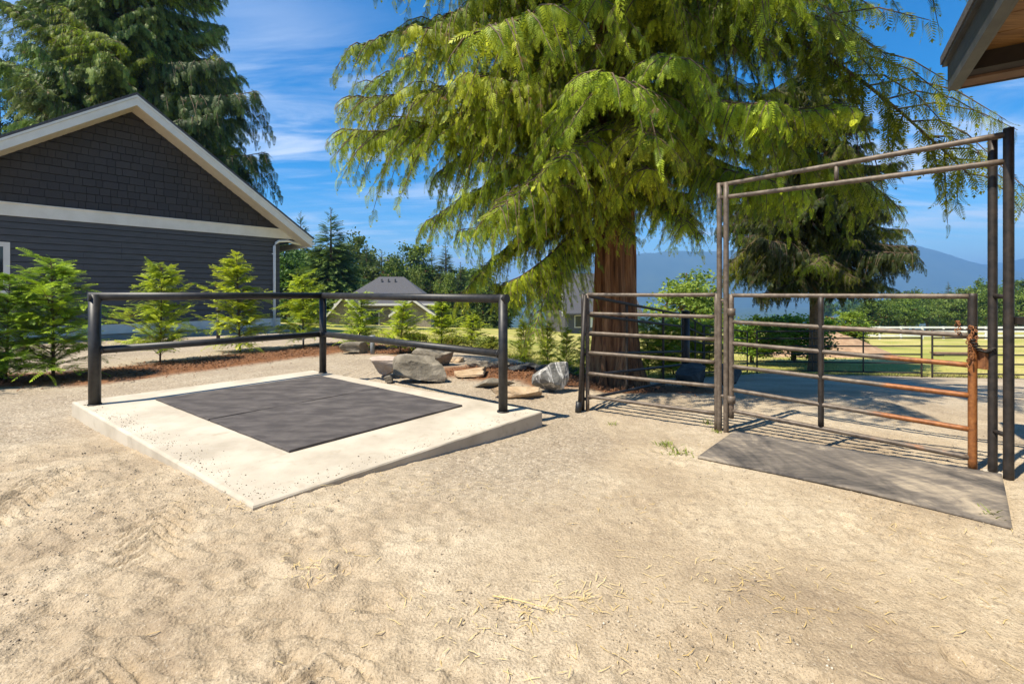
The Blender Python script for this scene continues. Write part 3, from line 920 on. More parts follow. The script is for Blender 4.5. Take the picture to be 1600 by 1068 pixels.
far_tree('c', 470, 328, 66, 62, 'narrow pointed conifer peeping over the eave of the dark house', None, (.75, .95, .9))
far_tree('c', -4, 15, 44, 190, 'dark conifer at the top left corner behind the house', None, (.6, .85, .95))
far_tree('b', 450, 385, 60, 90, 'rounded dark green tree beside the house corner', None, (.7, .95, .8))
tl = random.Random(3)
for i in range(26):
    px = 440 + i * 12.5 + tl.uniform(-8, 8)
    k = 'c' if tl.random() < .6 else 'b'
    Y = tl.uniform(66, 84)
    far_tree(k, px, tl.uniform(372, 406) if px < 700 else tl.uniform(395, 425), Y, tl.uniform(70, 105) if k == 'b' else tl.uniform(50, 72),
             'tree in the green tree line behind the far grey-roofed house', 'tree line behind the far houses', rnd_tint(tl, .8, 1.25))
for i in range(12):
    px = 545 + i * 22 + tl.uniform(-6, 6)
    far_tree('b' if i % 2 else 'c', px, tl.uniform(425, 452), tl.uniform(60, 64), tl.uniform(40, 60), 'smaller bright tree in front of the tree line behind the far houses', 'lower trees behind the far houses', rnd_tint(tl, 1.0, 1.5))
for i in range(26):
    px = 1365 + i * 11.5 + tl.uniform(-9, 9)
    k = 'c' if tl.random() < .35 else 'b'
    Y = tl.uniform(80, 120)
    top = (468 if px < 1420 else 455 if px < 1480 else 446) + tl.uniform(-8, 14)
    far_tree(k, px, top, Y, tl.uniform(34, 62) if k == 'b' else tl.uniform(22, 34), 'tree along the far edge of the lawn below the mountain', 'trees beyond the lawn', rnd_tint(tl, .85, 1.4), mz(516, Y))
for i in range(16):
    px = 1300 + i * 20 + tl.uniform(-8, 8)
    Y = tl.uniform(300, 480)
    far_tree('b', px, tl.uniform(463, 474), Y, tl.uniform(16, 34), 'small hazy blue tree far off in the valley', 'hazy valley trees', (.8, 1, 1), mz(500, Y))
# leafy shrubs behind the pen
for i, (px, py, h, Y, w, lb, tn) in enumerate((
        (1175, 546, 70, 17.5, 90, 'bright green leafy bush left of the dirt mound behind the pen', (1.3, 1.5, .9)),
        (1240, 546, 78, 18.5, 110, 'bright green leafy bush in the middle behind the pen, beside the dirt mound', (1.1, 1.5, .8)),
        (1320, 520, 60, 24, 80, 'pale leafy bush behind the second cedar trunk', (1.5, 1.5, .9)),
        (1080, 500, 110, 30, 110, 'silvery pale leafy tree between the gate post and the cedar trunk', (1.9, 1.8, 1.6)))):
    x = mx(px, Y); z0 = EYE - (py - 458) / F * Y
    hh = h / F * Y
    plant('leafy_bush', BRO[i % 3], (x, Y, min(z0, G(x, Y) + .1)), hh / 8, lb, 'bush', None, None, tn, (w / F * Y / 2) / (3.2 * hh / 8))

# ------------------------------------------------------------------ dark house on the left
Cn = np.array((-9.18, 18.2, 0.0)); dv = np.array((.67, .742, 0.0)); nv = np.array((.742, -.67, 0.0)); up = np.array((0, 0, 1.0))
dv /= np.linalg.norm(dv); nv /= np.linalg.norm(nv)
Z0 = -.16
house = tag(empty('gabled_house', tuple(Cn + np.array((0, 0, Z0)))), 'dark charcoal gabled house with clapboard siding, shingled gable and cream trim', 'house')
HO = Cn                                   # local frame: -dv = leftwards along the gable wall, nv towards the yard
def hbox(name, s, n_, z, mat, parent=house, bevel=0):
    """s: range leftwards from the corner, n_: range outwards, z: range"""
    v, f = box_on(HO, -dv, nv, up, s, n_, z)
    f = [tuple(reversed(q)) for q in f]
    me = mesh(name, [np.array(p) - HO - np.array((0, 0, Z0)) for p in v], f, [mat])
    return link(name, me, parent)
W_ALL = 9.1
wall = hbox('wall', (0, W_ALL), (-10, -.03), (Z0, 3.36), M['siding'])
hbox('foundation', (0.01, W_ALL - .01), (-9.9, -.015), (Z0 - .3, -.07), M['foundation'])
hbox('base_trim', (-.02, W_ALL + .02), (-.03, .035), (-.07, .23), M['trim'])
# siding boards: each course a lapped board
nb = 17; ex = (3.36 - .23) / nb
for i in range(nb):
    z0 = .23 + i * ex
    o, u, v_, w = HO, -dv, nv, up
    cuts = [0.0] + sorted(random.Random(i * 3 + 1).sample([1.4, 2.2, 3.1, 3.9, 4.8, 5.7, 6.6, 7.5], 2)) + [W_ALL]
    for c0, c1 in zip(cuts[:-1], cuts[1:]):
        P = []
        lift = random.Random(i * 7 + int(c0 * 10)).uniform(-.002, .002)
        for s in (c0 + .002, c1 - .002):
            for (n_, z) in ((-.03, z0 + .022 + lift), (.022 + lift, z0 + .022 + lift), (.008, z0 + ex), (-.03, z0 + ex)):
                P.append(o - dv * s + nv * n_ + up * (z - Z0) - HO)
        f = [(0, 1, 2, 3), (7, 6, 5, 4), (0, 4, 5, 1), (1, 5, 6, 2), (2, 6, 7, 3)]
        link('siding_board', mesh('siding_board', P, f, [M['siding']]), wall)
hbox('frieze_band', (-.9, W_ALL + .3), (-.03, .05), (3.36, 3.70), M['trim'])
hbox('drip_cap', (-.9, W_ALL + .3), (-.03, .085), (3.70, 3.735), M['trim'])
AP_S, AP_Z, SL = 4.55, 7.04, .726
# gable wall behind the shingles
def sz(s, z): return tuple(-dv * s + up * (z - Z0))
half = (AP_Z - 3.7) / SL
gv = [np.array(sz(AP_S - half, 3.7)) - nv * .03, np.array(sz(AP_S + half, 3.7)) - nv * .03, np.array(sz(AP_S, AP_Z)) - nv * .03]
gv += [p - nv * .15 for p in gv]
gable = link('gable_wall', mesh('gable_wall', gv, [(0, 1, 2), (5, 4, 3), (0, 3, 4, 1), (1, 4, 5, 2), (2, 5, 3, 0)], [M['shingle']]), house)
rs = random.Random(21)
row = 0; z = 3.74
EXP = .235
while z < AP_Z - .05:
    zt = min(z + EXP, AP_Z)
    hw = (AP_Z - z) / SL
    s = AP_S - hw + .0
    s_end = AP_S + hw
    s -= rs.uniform(0, .2)
    while s < s_end:
        w = rs.choice((.16, .20, .26, .30, .38))
        a, b_ = max(s + .006, AP_S - hw), min(s + w - .006, s_end)
        s += w
        if b_ - a < .03 or AP_S + W_ALL < a or a > 8.8: continue
        dz = rs.uniform(-.006, .006)
        # clip the top corners to the rake line
        def top(q): return min(zt + .0, AP_Z - abs(q - AP_S) * SL - .004)
        ta, tb = top(a), top(b_)
        if max(ta, tb) < z + .04: continue
        ta, tb = max(ta, z + .028), max(tb, z + .028)
        th = .024 + rs.uniform(0, .006)
        P = []
        for q, t in ((a, ta), (b_, tb)):
            for n_, zz in ((-.03, z + .014 + dz), (th, z + .014 + dz), (.008, t), (-.03, t)):
                P.append(-dv * q + nv * n_ + up * (zz - Z0))
        link('shingle', mesh('shingle', P, [(0, 1, 2, 3), (7, 6, 5, 4), (0, 4, 5, 1), (1, 5, 6, 2), (2, 6, 7, 3)], [M['shingle']]), gable)
    z += EXP; row += 1
# roof: two slopes with thickness, rake fascia, soffit
OV, EV = .80, .92
def roof_side(sgn):
    e = AP_S * 0 + (AP_S + EV if sgn < 0 else W_ALL - AP_S + EV)
    def pt(k, n_, lift): return -dv * (AP_S + sgn * k) + nv * n_ + up * (AP_Z - SL * k + lift - Z0)
    def slab(name, k0, k1, n0, n1, l0, l1, mat, parent=house):
        P = [pt(k, n_, l) for l in (l0, l1) for k, n_ in ((k0, n0), (k1, n0), (k1, n1), (k0, n1))]
        return link(name, mesh(name, P, BOXF, [mat]), parent)
    slab('roof', 0, e + .04, -10.6, OV + .05, .30, .38, M['asphalt_roof'])
    slab('rake_fascia', 0, e, OV, OV + .03, -.02, .22, M['trim'])
    slab('rake_trim', 0, e + .02, OV + .0, OV + .05, .225, .298, M['trim'])
    sf = slab('soffit', 0, e - .01, -.02, OV - .003, -.01, .03, M['soffit'])
    # ribs of the vented soffit, one strip each
    k = .15
    while k < e - .1:
        slab('soffit_strip', k, k + .075, .02, OV - .03, -.018, -.0102, M['soffit'], sf)
        k += .15
    slab('eave_fascia', e - .03, e, -10.6, OV, -.03, .20, M['trim'])
    return pt, e
ptR, eR = roof_side(-1)
roof_side(+1)
# gutter and downspout at the right-hand corner
ge = ptR(eR + .06, 0, .08)
gut = []
gv0, gv1 = ptR(eR + .07, OV - .02, .10), ptR(eR + .07, -10.5, .10)
v, f = box_on((0, 0, 0), dv, nv, up, (0, .11), (-10.5 , OV - .03), (0, .11))
base_g = -dv * (AP_S - eR - .005) + up * (AP_Z - SL * eR + .05 - Z0)
link('gutter', mesh('gutter', [np.array(p) + base_g for p in v], BOXF, [M['white_metal']]), house)
dx0 = -dv * .22 + nv * .07
dpts = [np.array((0, 0, .0)) + dx0 + up * .05, dx0 + up * 3.2, dx0 + up * 3.32 + dv * .05, dx0 + up * 3.40 + dv * .16, dx0 + up * 3.44 + dv * .5, base_g + dv * .05 + nv * .06 + up * .02]
v, f = path_tube(dpts, .05, 10)
dsp = link('downspout', flat_smooth(mesh('downspout', v, f, [M['white_metal']])), house)
for zc in (.7, 2.9):
    v, f = box_on(dx0 + up * zc, dv, nv, up, (-.075, .075), (-.07, -.045), (-.02, .02))
    link('bracket', mesh('bracket', v, BOXF, [M['white_metal']]), dsp)
# window at the left edge of the picture
wv = hbox('window', (7.20, 8.5), (-.03, .03), (1.15, 2.62), M['trim'])
hbox('pane', (7.33, 8.37), (.0, .034), (1.28, 2.49), M['glass'], wv)
hbox('window_frame', (7.82, 7.88), (.03, .05), (1.28, 2.49), M['trim'], wv)

# ------------------------------------------------------------------ far houses
def far_house(label, px, Y, w, dep, eave, ridge, rot, wallm, hip, z0):
    x = mx(px, Y)
    h = tag(empty('neighbour_house', (x, Y, z0), rot), label, 'house')
    v, f = prism([(-w / 2, -dep / 2), (w / 2, -dep / 2), (w / 2, dep / 2), (-w / 2, dep / 2)], -1.0, eave)
    link('wall', mesh('house_wall', v, f, [wallm]), h)
    o = .55
    e = [(-w / 2 - o, -dep / 2 - o, eave - .12), (w / 2 + o, -dep / 2 - o, eave - .12), (w / 2 + o, dep / 2 + o, eave - .12), (-w / 2 - o, dep / 2 + o, eave - .12)]
    rx = w / 2 - dep / 2 * .8 if hip else w / 2 + o
    top = [(-rx, 0, ridge), (rx, 0, ridge)]
    V = e + top + [(p[0], p[1], p[2] + .16) for p in e]
    Fq = [(0, 3, 2, 1), (0, 1, 7, 6), (1, 2, 8, 7), (2, 3, 9, 8), (3, 0, 6, 9), (6, 7, 5, 4), (7, 8, 5), (8, 9, 4, 5), (9, 6, 4)]
    rf = link('roof', mesh('house_roof', V, Fq, [M['asphalt_roof']]), h)
    v, f = prism([(-w / 2 - o - .03, -dep / 2 - o - .04), (w / 2 + o + .03, -dep / 2 - o - .04), (w / 2 + o + .03, -dep / 2 - o), (-w / 2 - o - .03, -dep / 2 - o)], eave - .16, eave + .06)
    link('fascia', mesh('house_fascia', v, f, [M['trim']]), rf)
    return h, rf
def hwin(h, x0, x1, y, z0, z1, m='glass'):
    v, f = prism([(x0 - .1, y - .05), (x1 + .1, y - .05), (x1 + .1, y), (x0 - .1, y)], z0 - .1, z1 + .1)
    w = link('window', mesh('house_window', v, f, [M['trim']]), h)
    v, f = prism([(x0, y - .07), (x1, y - .07), (x1, y - .04), (x0, y - .04)], z0, z1)
    link('pane', mesh('house_pane', v, f, [M[m]]), w)
Y2 = 50; z2 = mz(513, Y2)
h2, rf2 = far_house('far bungalow with grey hipped roof behind the young cedars', 612, Y2, 8.6, 7.5, 2.75, 5.6, .1, M['pale_wall'], True, z2)
hwin(h2, -1.9, -.7, -3.75, .6, 2.1); hwin(h2, .6, 2.3, -3.75, .05, 2.2, 'white_metal'); hwin(h2, 2.9, 3.6, -3.75, .8, 2.0)
for i in range(3):
    v, f = tube((-.9 + i * .7, -.9, 4.9), (-.9 + i * .7, -.9, 5.35), .09, n=8)
    link('roof_vent', mesh('roof_vent', v, f, [M['dark_wall']]), rf2)
# gabled wing in front of the bungalow
def gable_wing(h, x0, x1, y0, y1, eave, ridge, wallm):
    xm = (x0 + x1) / 2
    V = [(x0, y0, -1), (x1, y0, -1), (x1, y0, eave), (xm, y0, ridge - .15), (x0, y0, eave), (x0, y1, -1), (x1, y1, -1), (x1, y1, eave), (xm, y1, ridge - .15), (x0, y1, eave)]
    Fq = [(0, 1, 2, 3, 4), (9, 8, 7, 6, 5), (0, 5, 6, 1), (1, 6, 7, 2), (0, 4, 9, 5)]
    wg = link('wing_wall', mesh('wing_wall', V, Fq, [wallm]), h)
    o = .45
    for s in (-1, 1):
        xe = x0 - o if s < 0 else x1 + o
        k = (ridge - eave) / (xm - x0)
        ze = eave - o * k
        P = [(xm, y0 - o, ridge), (xe, y0 - o, ze), (xe, y1 + o, ze), (xm, y1 + o, ridge)]
        P += [(a, b, c + .16) for a, b, c in P]
        rf = link('wing_roof', mesh('wing_roof', P, BOXF if s < 0 else [tuple(reversed(q)) for q in BOXF], [M['asphalt_roof']]), h)
        P = [(xm, y0 - o - .06, ridge - .12), (xe, y0 - o - .06, ze - .12), (xe, y0 - o - .003, ze - .12), (xm, y0 - o - .003, ridge - .12)]
        P += [(a, b, c + .26) for a, b, c in P]
        link('barge_board', mesh('barge_board', P, BOXF if s < 0 else [tuple(reversed(q)) for q in BOXF], [M['trim']]), rf)
    return wg
gable_wing(h2, -4.9, -1.8, -6.2, -2.5, 1.7, 3.5, M['pale_wall'])
gable_wing(h2, 1.0, 4.6, -4.9, -2.6, 1.9, 3.2, M['pale_wall'])
Y3 = 62; z3 = mz(514, Y3)
h3 = tag(empty('neighbour_house', (mx(905, Y3), Y3, z3), .25), 'far grey house with steep roof and white bargeboard left of the cedar trunk', 'house')
v, f = prism([(-3, -2.5), (7, -2.5), (7, 5), (-3, 5)], -1, 2.4)
link('wall', mesh('house_wall', v, f, [M['dark_wall']]), h3)
P = [(-3.6, -3.3, 2.1), (7.6, -3.3, 2.1), (7.6, 1.4, 7.4), (-1.9, 1.4, 7.4), (-3.6, 6, 2.1), (7.6, 6, 2.1)]
P += [(a, b, c + .2) for a, b, c in P]
rf3 = link('roof', mesh('house_roof', P, [(6, 7, 8, 9), (9, 8, 11, 10), (0, 3, 2, 1), (3, 4, 5, 2), (0, 1, 7, 6), (1, 2, 8, 7), (2, 5, 11, 8), (4, 10, 11, 5), (0, 6, 9, 3), (3, 9, 10, 4)], [M['asphalt_roof']]), h3)
P = [(-3.75, -3.36, 1.95), (-3.6, -3.36, 1.95), (-1.9, 1.4, 7.3), (-2.05, 1.4, 7.3)]
P += [(a, b, c + .4) for a, b, c in P]
link('barge_board', mesh('barge_board', P, BOXF, [M['trim']]), rf3)
hwin(h3, -1.6, -.4, -2.5, .5, 1.9); hwin(h3, .6, 2.4, -2.5, .5, 1.9, 'white_metal')

# ------------------------------------------------------------------ concrete slab, mats, railing
sb = [np.array((*p, 0)) for p in SLAB]
def slab_mesh():
    n = 26
    A, B, C, D = sb
    c = (A + B + C + D) / 4
    V, Fc = [], []
    # bevelled edge ring + skirt
    ring = []
    for (p, q) in ((A, B), (B, C), (C, D), (D, A)):
        for i in range(n): ring.append(p + (q - p) * i / n)
    m = len(ring)
    for off, z in ((.985, 0.0), (.9965, -.004), (1.0, -.014), (1.0, -.34)):
        for i, p in enumerate(ring):
            w = .006 * (float(vnoise(i * 1.7 + z * 50, z * 300)) - .5) if off == 1.0 else 0
            V.append(c + (p - c) * (off + w * .4) + np.array((0, 0, z + w * .3)))
    for k in range(3):
        for i in range(m):
            j = (i + 1) % m
            Fc.append((k * m + j, k * m + i, (k + 1) * m + i, (k + 1) * m + j))
    Fc.append(tuple(range(m)))
    return V, Fc
v, f = slab_mesh()
tag(link('concrete_slab', mesh('concrete_slab', v, f, [M['concrete']])), 'pale raised concrete slab with black railing on two sides', 'slab')
mc = [ray_z(243, 622, .02), ray_z(452, 703, .02), ray_z(722, 632, .02), ray_z(500, 586, .02)]
def rmat(a, b, c, d, label):
    n = 14
    ring = []
    for (p, q) in ((a, b), (b, c), (c, d), (d, a)):
        for i in range(n):
            ring.append(p + (q - p) * i / n)
    cen = (a + b + c + d) / 4
    V, Fc = [], []
    m = len(ring)
    for off, z in ((1.0, .0015), (1.0, .017), (.996, .020)):
        for i, p in enumerate(ring):
            w = 1 + .002 * math.sin(i * 2.3)
            V.append((cen[0] + (p[0] - cen[0]) * off * w, cen[1] + (p[1] - cen[1]) * off * w, z + .002 * math.sin(i * .9)))
    for k in range(2):
        for i in range(m):
            j = (i + 1) % m
            Fc.append((k * m + i, k * m + j, (k + 1) * m + j, (k + 1) * m + i))
    Fc.append(tuple(range(2 * m, 3 * m))); Fc.append(tuple(range(m - 1, -1, -1)))
    return tag(link('rubber_mat', mesh('rubber_mat', V, Fc, [M['rubber']])), label, 'rubber mat', 'rubber mats on the slab')
m1, m2 = (mc[0] + mc[1]) / 2, (mc[3] + mc[2]) / 2
gp = (mc[1] - mc[0]); gp = gp / np.linalg.norm(gp) * .012
rmat(mc[0], m1 - gp, m2 - gp, mc[3], 'black rubber mat on the slab, the half nearer the house and left railing')
rmat(m1 + gp, mc[1], mc[2], m2 + gp, 'black rubber mat on the slab, the half nearer the yard')

RP = [ray_z(148, 632)[:2], ray_z(504.5, 582)[:2], ray_z(786, 643)[:2]]
ZR, ZM = 1.165, .585
rail = tag(empty('pipe_railing', (RP[1][0], RP[1][1], 0)), 'black steel pipe railing with three posts round the slab', 'railing')
def loc(p, z): return np.array((p[0] - RP[1][0], p[1] - RP[1][1], z))
for k, (p, rr) in enumerate(zip(RP, (.054, .05, .047))):
    pipe('post', loc(p, -.05), loc(p, ZR + .02), rr, M['black_paint'], rail, n=18)
d0 = (RP[0] - RP[1]); d0 /= np.linalg.norm(d0); d2 = (RP[2] - RP[1]); d2 /= np.linalg.norm(d2)
for zc, rr in ((ZR, .046), (ZM, .041)):
    ext = .055 if zc == ZR else 0
    pipe('rail', loc(RP[1] - d0 * .0, zc), loc(RP[0] + d0 * ext, zc), rr, M['black_paint'], rail, n=18)
    pipe('rail', loc(RP[1] - d2 * (.03 if zc == ZR else 0), zc - .001), loc(RP[2] + d2 * ext, zc - (.02 if zc == ZR else .0)), rr, M['black_paint'], rail, n=18)
for p, d_, sides in ((RP[0], -d0, 1), (RP[1], d0, 1), (RP[1], d2, 1), (RP[2], -d2, 1)):
    q0, q1 = p + d_ * .045, p + d_ * .062
    pipe('weld_bead', loc(q0, ZM), loc(q1, ZM), .048, M['black_paint'], rail, n=14)
for p in RP:                                   # weld flanges on the slab
    pipe('weld_collar', loc(p, 0.0), loc(p, .012), .062, M['black_paint'], rail, n=18)

# ------------------------------------------------------------------ gate, gate frame, livestock panels
def rust_tube(name, p0, p1, r, mat, parent, rust0, rust1, rings=14, n=10, bend=0.0):
    p0, p1 = np.array(p0, float), np.array(p1, float)
    V, Fc = tube(p0, p1, r, n=n, rings=rings)
    V = np.array(V)
    t = np.clip(((V - p0) @ (p1 - p0)) / ((p1 - p0) @ (p1 - p0)), 0, 1)
    V[:, 2] += bend * np.sin(t * math.pi)
    me = flat_smooth(mesh(name, V, Fc, [mat]))
    a = me.attributes.new('rust', 'FLOAT', 'POINT')
    rr = rust0 + (rust1 - rust0) * t if not callable(rust0) else np.array([rust0(q) for q in t])
    a.data.foreach_set('value', np.asarray(rr, dtype=np.float32))
    return link(name, me, parent)

def panel(label, pa, pb, za, zb, top_a, top_b, stiles, mat, group=None, rails=6, r=.021, first=0.13, cat='livestock panel', legs=True, rust=(.0, .0)):
    """pipe panel between plan points; za/zb ground, top heights over ground"""
    pa, pb = np.array(pa), np.array(pb)
    o = tag(empty('livestock_panel', (pa[0], pa[1], za)), label, cat, group)
    L = lambda t, h: np.array(((pb - pa)[0] * t, (pb - pa)[1] * t, (zb - za) * t + h))
    H = lambda t: top_a + (top_b - top_a) * t
    for k in range(rails):
        u = k / (rails - 1)
        u = u ** .92
        h = lambda t: first + (H(t) - first) * u
        rust_tube('rail', L(0, h(0)), L(1, h(1)), r if k < rails - 1 else r * 1.05, mat, o, rust[0], rust[1], bend=-.004 * (k % 2))
    for t in stiles:
        end = t in (0, 1)
        rust_tube('stile', L(t, .0 if (end and legs) else first), L(t, H(t) + (.012 if end else 0)), r * (1.12 if end else .95), mat, o, rust[0] + .08, rust[0])
    return o

GL = ray_z(1124, 672, -.145)[:2]       # left posts of the gate frame
GL2 = ray_z(1134.5, 674, -.14)[:2]
GR = ray_z(1551, 740, -.05)[:2]
GR2 = ray_z(1576, 751, -.05)[:2]
ZGL, ZGR = G(*GL), G(*GR)
PL = ray_z(918, 643, -.17)[:2]
panel('weathered grey pipe panel left of the gate, in front of the cedar trunk', PL, GL - (GL - PL) * .018, G(*PL), ZGL, 1.185 - G(*PL), 1.185 - ZGL, (0, 1), M['pipe_grey'], rust=(.05, .10), r=.020, first=.17)

# gate frame: double posts each side and double bar overhead
fr = tag(empty('gate_frame', (GL[0], GL[1], ZGL)), 'tall pipe bow frame with doubled posts and doubled overhead bar', 'gate frame')
fo = np.array((GL[0], GL[1], ZGL))
def fl(p, z): return np.array((p[0], p[1], z)) - fo
ZT = 2.28
rust_tube('post', fl(GL, ZGL - .1), fl(GL, ZT), .025, M['pipe_grey'], fr, .02, .0)
rust_tube('post', fl(GL2, ZGL - .1), fl(GL2, ZT - .01), .025, M['pipe_grey'], fr, .08, .0)
rust_tube('post', fl(GR, ZGR - .1), fl(GR, ZT - .01), .0255, M['pipe_dark'], fr, .14, -.10)
rust_tube('post', fl(GR2, ZGR - .1), fl(GR2, ZT + .02), .0275, M['pipe_dark'], fr, .06, -.10)
rust_tube('overhead_bar', fl(GL, ZT - .02), fl(GR2, ZT - .02), .021, M['pipe_grey'], fr, .06, .02)
rust_tube('overhead_bar', fl(GL, ZT - .145), fl(GR2, ZT - .20), .021, M['pipe_grey'], fr, .10, .02)
mid = GL + (GR2 - GL) * .5
rust_tube('spacer', fl(mid, ZT - .16), fl(mid, ZT - .03), .016, M['pipe_grey'], fr, .1, .1, 3)
for zc in (1.18, .25):
    rust_tube('spacer', fl(GR, zc), fl(GR2, zc), .016, M['pipe_dark'], fr, .1, .1, 3)
    rust_tube('spacer', fl(GL, zc - .05), fl(GL2, zc - .05), .014, M['pipe_grey'], fr, .1, .1, 3)
pipe('footing', fl(GR, ZGR - .1), fl(GR, ZGR + .015), .05, M['concrete'], fr)

# the gate leaf
g0 = GL2 + (GR - GL2) * .028; g1 = GR - (GR - GL2) * .055
gate = tag(empty('pipe_gate', (g0[0], g0[1], G(*g0))), 'six-rail pipe gate rusting orange at its latch end', 'gate')
go = np.array((g0[0], g0[1], G(*g0)))
def gp_(t, z):
    p = g0 + (g1 - g0) * t
    return np.array((p[0], p[1], z)) - go
RZ = [(1.18, 1.178), (.925, .90), (.72, .69), (.50, .475), (.275, .235), (.075, .035)]
for k, (za, zb) in enumerate(RZ):
    if k == 0: fn = lambda t: .0
    elif k == 1: fn = lambda t: .04 + .16 * t
    elif k == 5: fn = lambda t: .10 + .1 * t
    else: fn = lambda t, k=k: .02 + .75 * float(sstep(.62 if k < 4 else .55, .80, t))
    rust_tube('rail', gp_(0, za), gp_(1, zb), .0195, M['pipe_grey'], gate, fn, None, rings=26)
rust_tube('stile', gp_(0, .0), gp_(0, 1.19), .023, M['pipe_grey'], gate, lambda t: .22 - .25 * t, None)
rust_tube('stile', gp_(.445, .07), gp_(.445, 1.17), .022, M['pipe_dark'], gate, lambda t: .02, None)
rust_tube('stile', gp_(1, -.05), gp_(1, .90), .0255, M['pipe_grey'], gate, lambda t: .85, None)
rust_tube('stile_top', gp_(1, .90), gp_(1, 1.20), .0265, M['pipe_dark'], gate, lambda t: .0, None)
for z in (.18, 1.02):
    rust_tube('hinge', gp_(0, z), np.array((GL2[0], GL2[1], z)) - go, .017, M['pipe_grey'], gate, .2, .2, 3)
    rust_tube('hinge_collar', gp_(0, z - .035), gp_(0, z + .035), .036, M['pipe_grey'], gate, .15, .15, 3)
v, f = box_on(gp_(1.03, .74), (1, 0, 0), (0, 1, 0), (0, 0, 1), (-.012, .03), (-.03, .03), (-.07, .07))
link('latch_plate', mesh('latch_plate', v, BOXF, [M['rust']]), gate)

# rusty chain wrapped round the gate end
def torus_link(c, axis, R, r, mat, parent, stretch=1.5):
    V, Fc = [], []
    a = np.array(axis, float); a /= np.linalg.norm(a)
    b = np.cross(a, (.3, .2, .9)); b /= np.linalg.norm(b); e = np.cross(a, b)
    m, n = 12, 6
    for i in range(m):
        t = 2 * math.pi * i / m
        ctr = a * math.cos(t) * R * stretch + b * math.sin(t) * R
        dr = a * math.cos(t) + b * math.sin(t)
        for k in range(n):
            s = 2 * math.pi * k / n
            V.append(np.array(c) + ctr + (dr * math.cos(s) + e * math.sin(s)) * r)
    for i in range(m):
        for k in range(n):
            i2, k2 = (i + 1) % m, (k + 1) % n
            Fc.append((i * n + k, i2 * n + k, i2 * n + k2, i * n + k2))
    return link('chain_link', mesh('chain_link', V, Fc, [mat], True), parent)
ce = g1
chain = tag(empty('chain', (ce[0], ce[1], .80)), 'rusty chain bunched round the latch end of the gate', 'chain')
rc = random.Random(4)
gd = np.array((*(g1 - g0), 0)); gd /= np.linalg.norm(gd); gn = np.array((gd[1], -gd[0], 0))
for loop, zc, s0 in ((0, .20, -.075), (1, .17, -.045), (2, .14, -.06)):
    for k in range(9):
        a = 2 * math.pi * k / 9
        rr = .052 + .006 * loop
        c = gd * (s0 + .035 * loop + .01 * math.cos(a)) + np.array((0, 0, zc - .05)) + (gn * math.cos(a) * .045 + np.array((0, 0, 1)) * math.sin(a) * (.05 + .012 * loop))
        tg_ = -gn * math.sin(a) + np.array((0, 0, 1)) * math.cos(a)
        torus_link(c, tg_ + gd * rc.uniform(-.3, .3), .008, .0034, M['rust'], chain)
for k in range(14):                            # tail hanging down the stile
    c = gn * (.040 + rc.uniform(-.006, .01)) + gd * (-.01 + rc.uniform(-.015, .015)) + np.array((0, 0, .16 - k * .021))
    torus_link(c, (rc.uniform(-.4, .4), rc.uniform(-.4, .4), 1), .009, .0036, M['rust'], chain)
for k in range(11):                            # slack length over to the frame post
    t = k / 10
    q = (GR - g1) * t
    c = np.array((q[0], q[1], .07 - .05 * t - .05 * math.sin(t * math.pi))) + gn * .035
    torus_link(c, gd + np.array((0, 0, rc.uniform(-.4, .2))), .011, .004, M['pipe_dark'], chain)

# receding and far panels of the pen
p2e = np.array((3.18, 8.5)); p3e = np.array((4.75, 11.45)); p4e = np.array((7.25, 14.2)); p5a = np.array((7.47, 14.05)); p5b = np.array((11.2, 12.6)); p6a = np.array((11.42, 12.52)); p6b = np.array((15.1, 11.2))
ps = PL + np.array((-.05, .02))
def pz(p): return G(p[0], p[1])
grp = 'dark pipe panels round the pen'
panel('dark pipe panel running back from the leaning post past the cedar trunk', ps, p2e - (p2e - ps) * .02, pz(ps), pz(p2e), 1.34, 1.31, (0, .33, .72, 1), M['pipe_dark'], grp, r=.019)
panel('dark pipe panel behind the boulder, running back from the thick black post', p2e, p3e, pz(p2e), pz(p3e), 1.31, 1.3, (0.03, .5, 1), M['pipe_dark'], grp, r=.019)
panel('dark pipe panel at the far left corner of the pen', p3e + np.array((.05, .06)), p4e, pz(p3e), pz(p4e), 1.3, 1.3, (0, .5, 1), M['pipe_dark'], grp, r=.019)
panel('dark pipe panel across the back of the pen, in front of the lawn', p5a, p5b, pz(p5a), pz(p5b), 1.3, 1.3, (0, .36, .67, 1), M['pipe_dark'], grp, r=.02)
panel('dark pipe panel at the right back of the pen, running out of the picture', p6a, p6b, pz(p6a), pz(p6b), 1.3, 1.3, (0, .5, 1), M['pipe_dark'], grp, r=.02)
tp = tag(empty('fence_post', (p2e[0] + .02, p2e[1], pz(p2e))), 'thick black post where the receding panels meet', 'post')
v, f = tube((0, 0, -.2), (0, 0, 1.36), .075, n=14)
link('shaft', flat_smooth(mesh('fence_post', v, f, [M['black_paint']])), tp)
v, f = tube((0, 0, 1.36), (0, 0, 1.385), .082, .06, n=14)
link('cap', flat_smooth(mesh('post_cap', v, f, [M['black_paint']])), tp)
lp = tag(empty('fence_post', (PL[0] - .09, PL[1] - .05, G(*PL))), 'thin leaning post at the left end of the grey panel', 'post')
v, f = tube((-.02, 0, -.15), (.055, 0, 1.34), .022, n=10)
link('shaft', flat_smooth(mesh('lean_post', v, f, [M['pipe_dark']])), lp)
v, f = tube((-.03, 0, -.02), (-.018, 0, .12), .034, n=10)
link('foot_sleeve', flat_smooth(mesh('foot_sleeve', v, f, [M['plastic']])), lp)
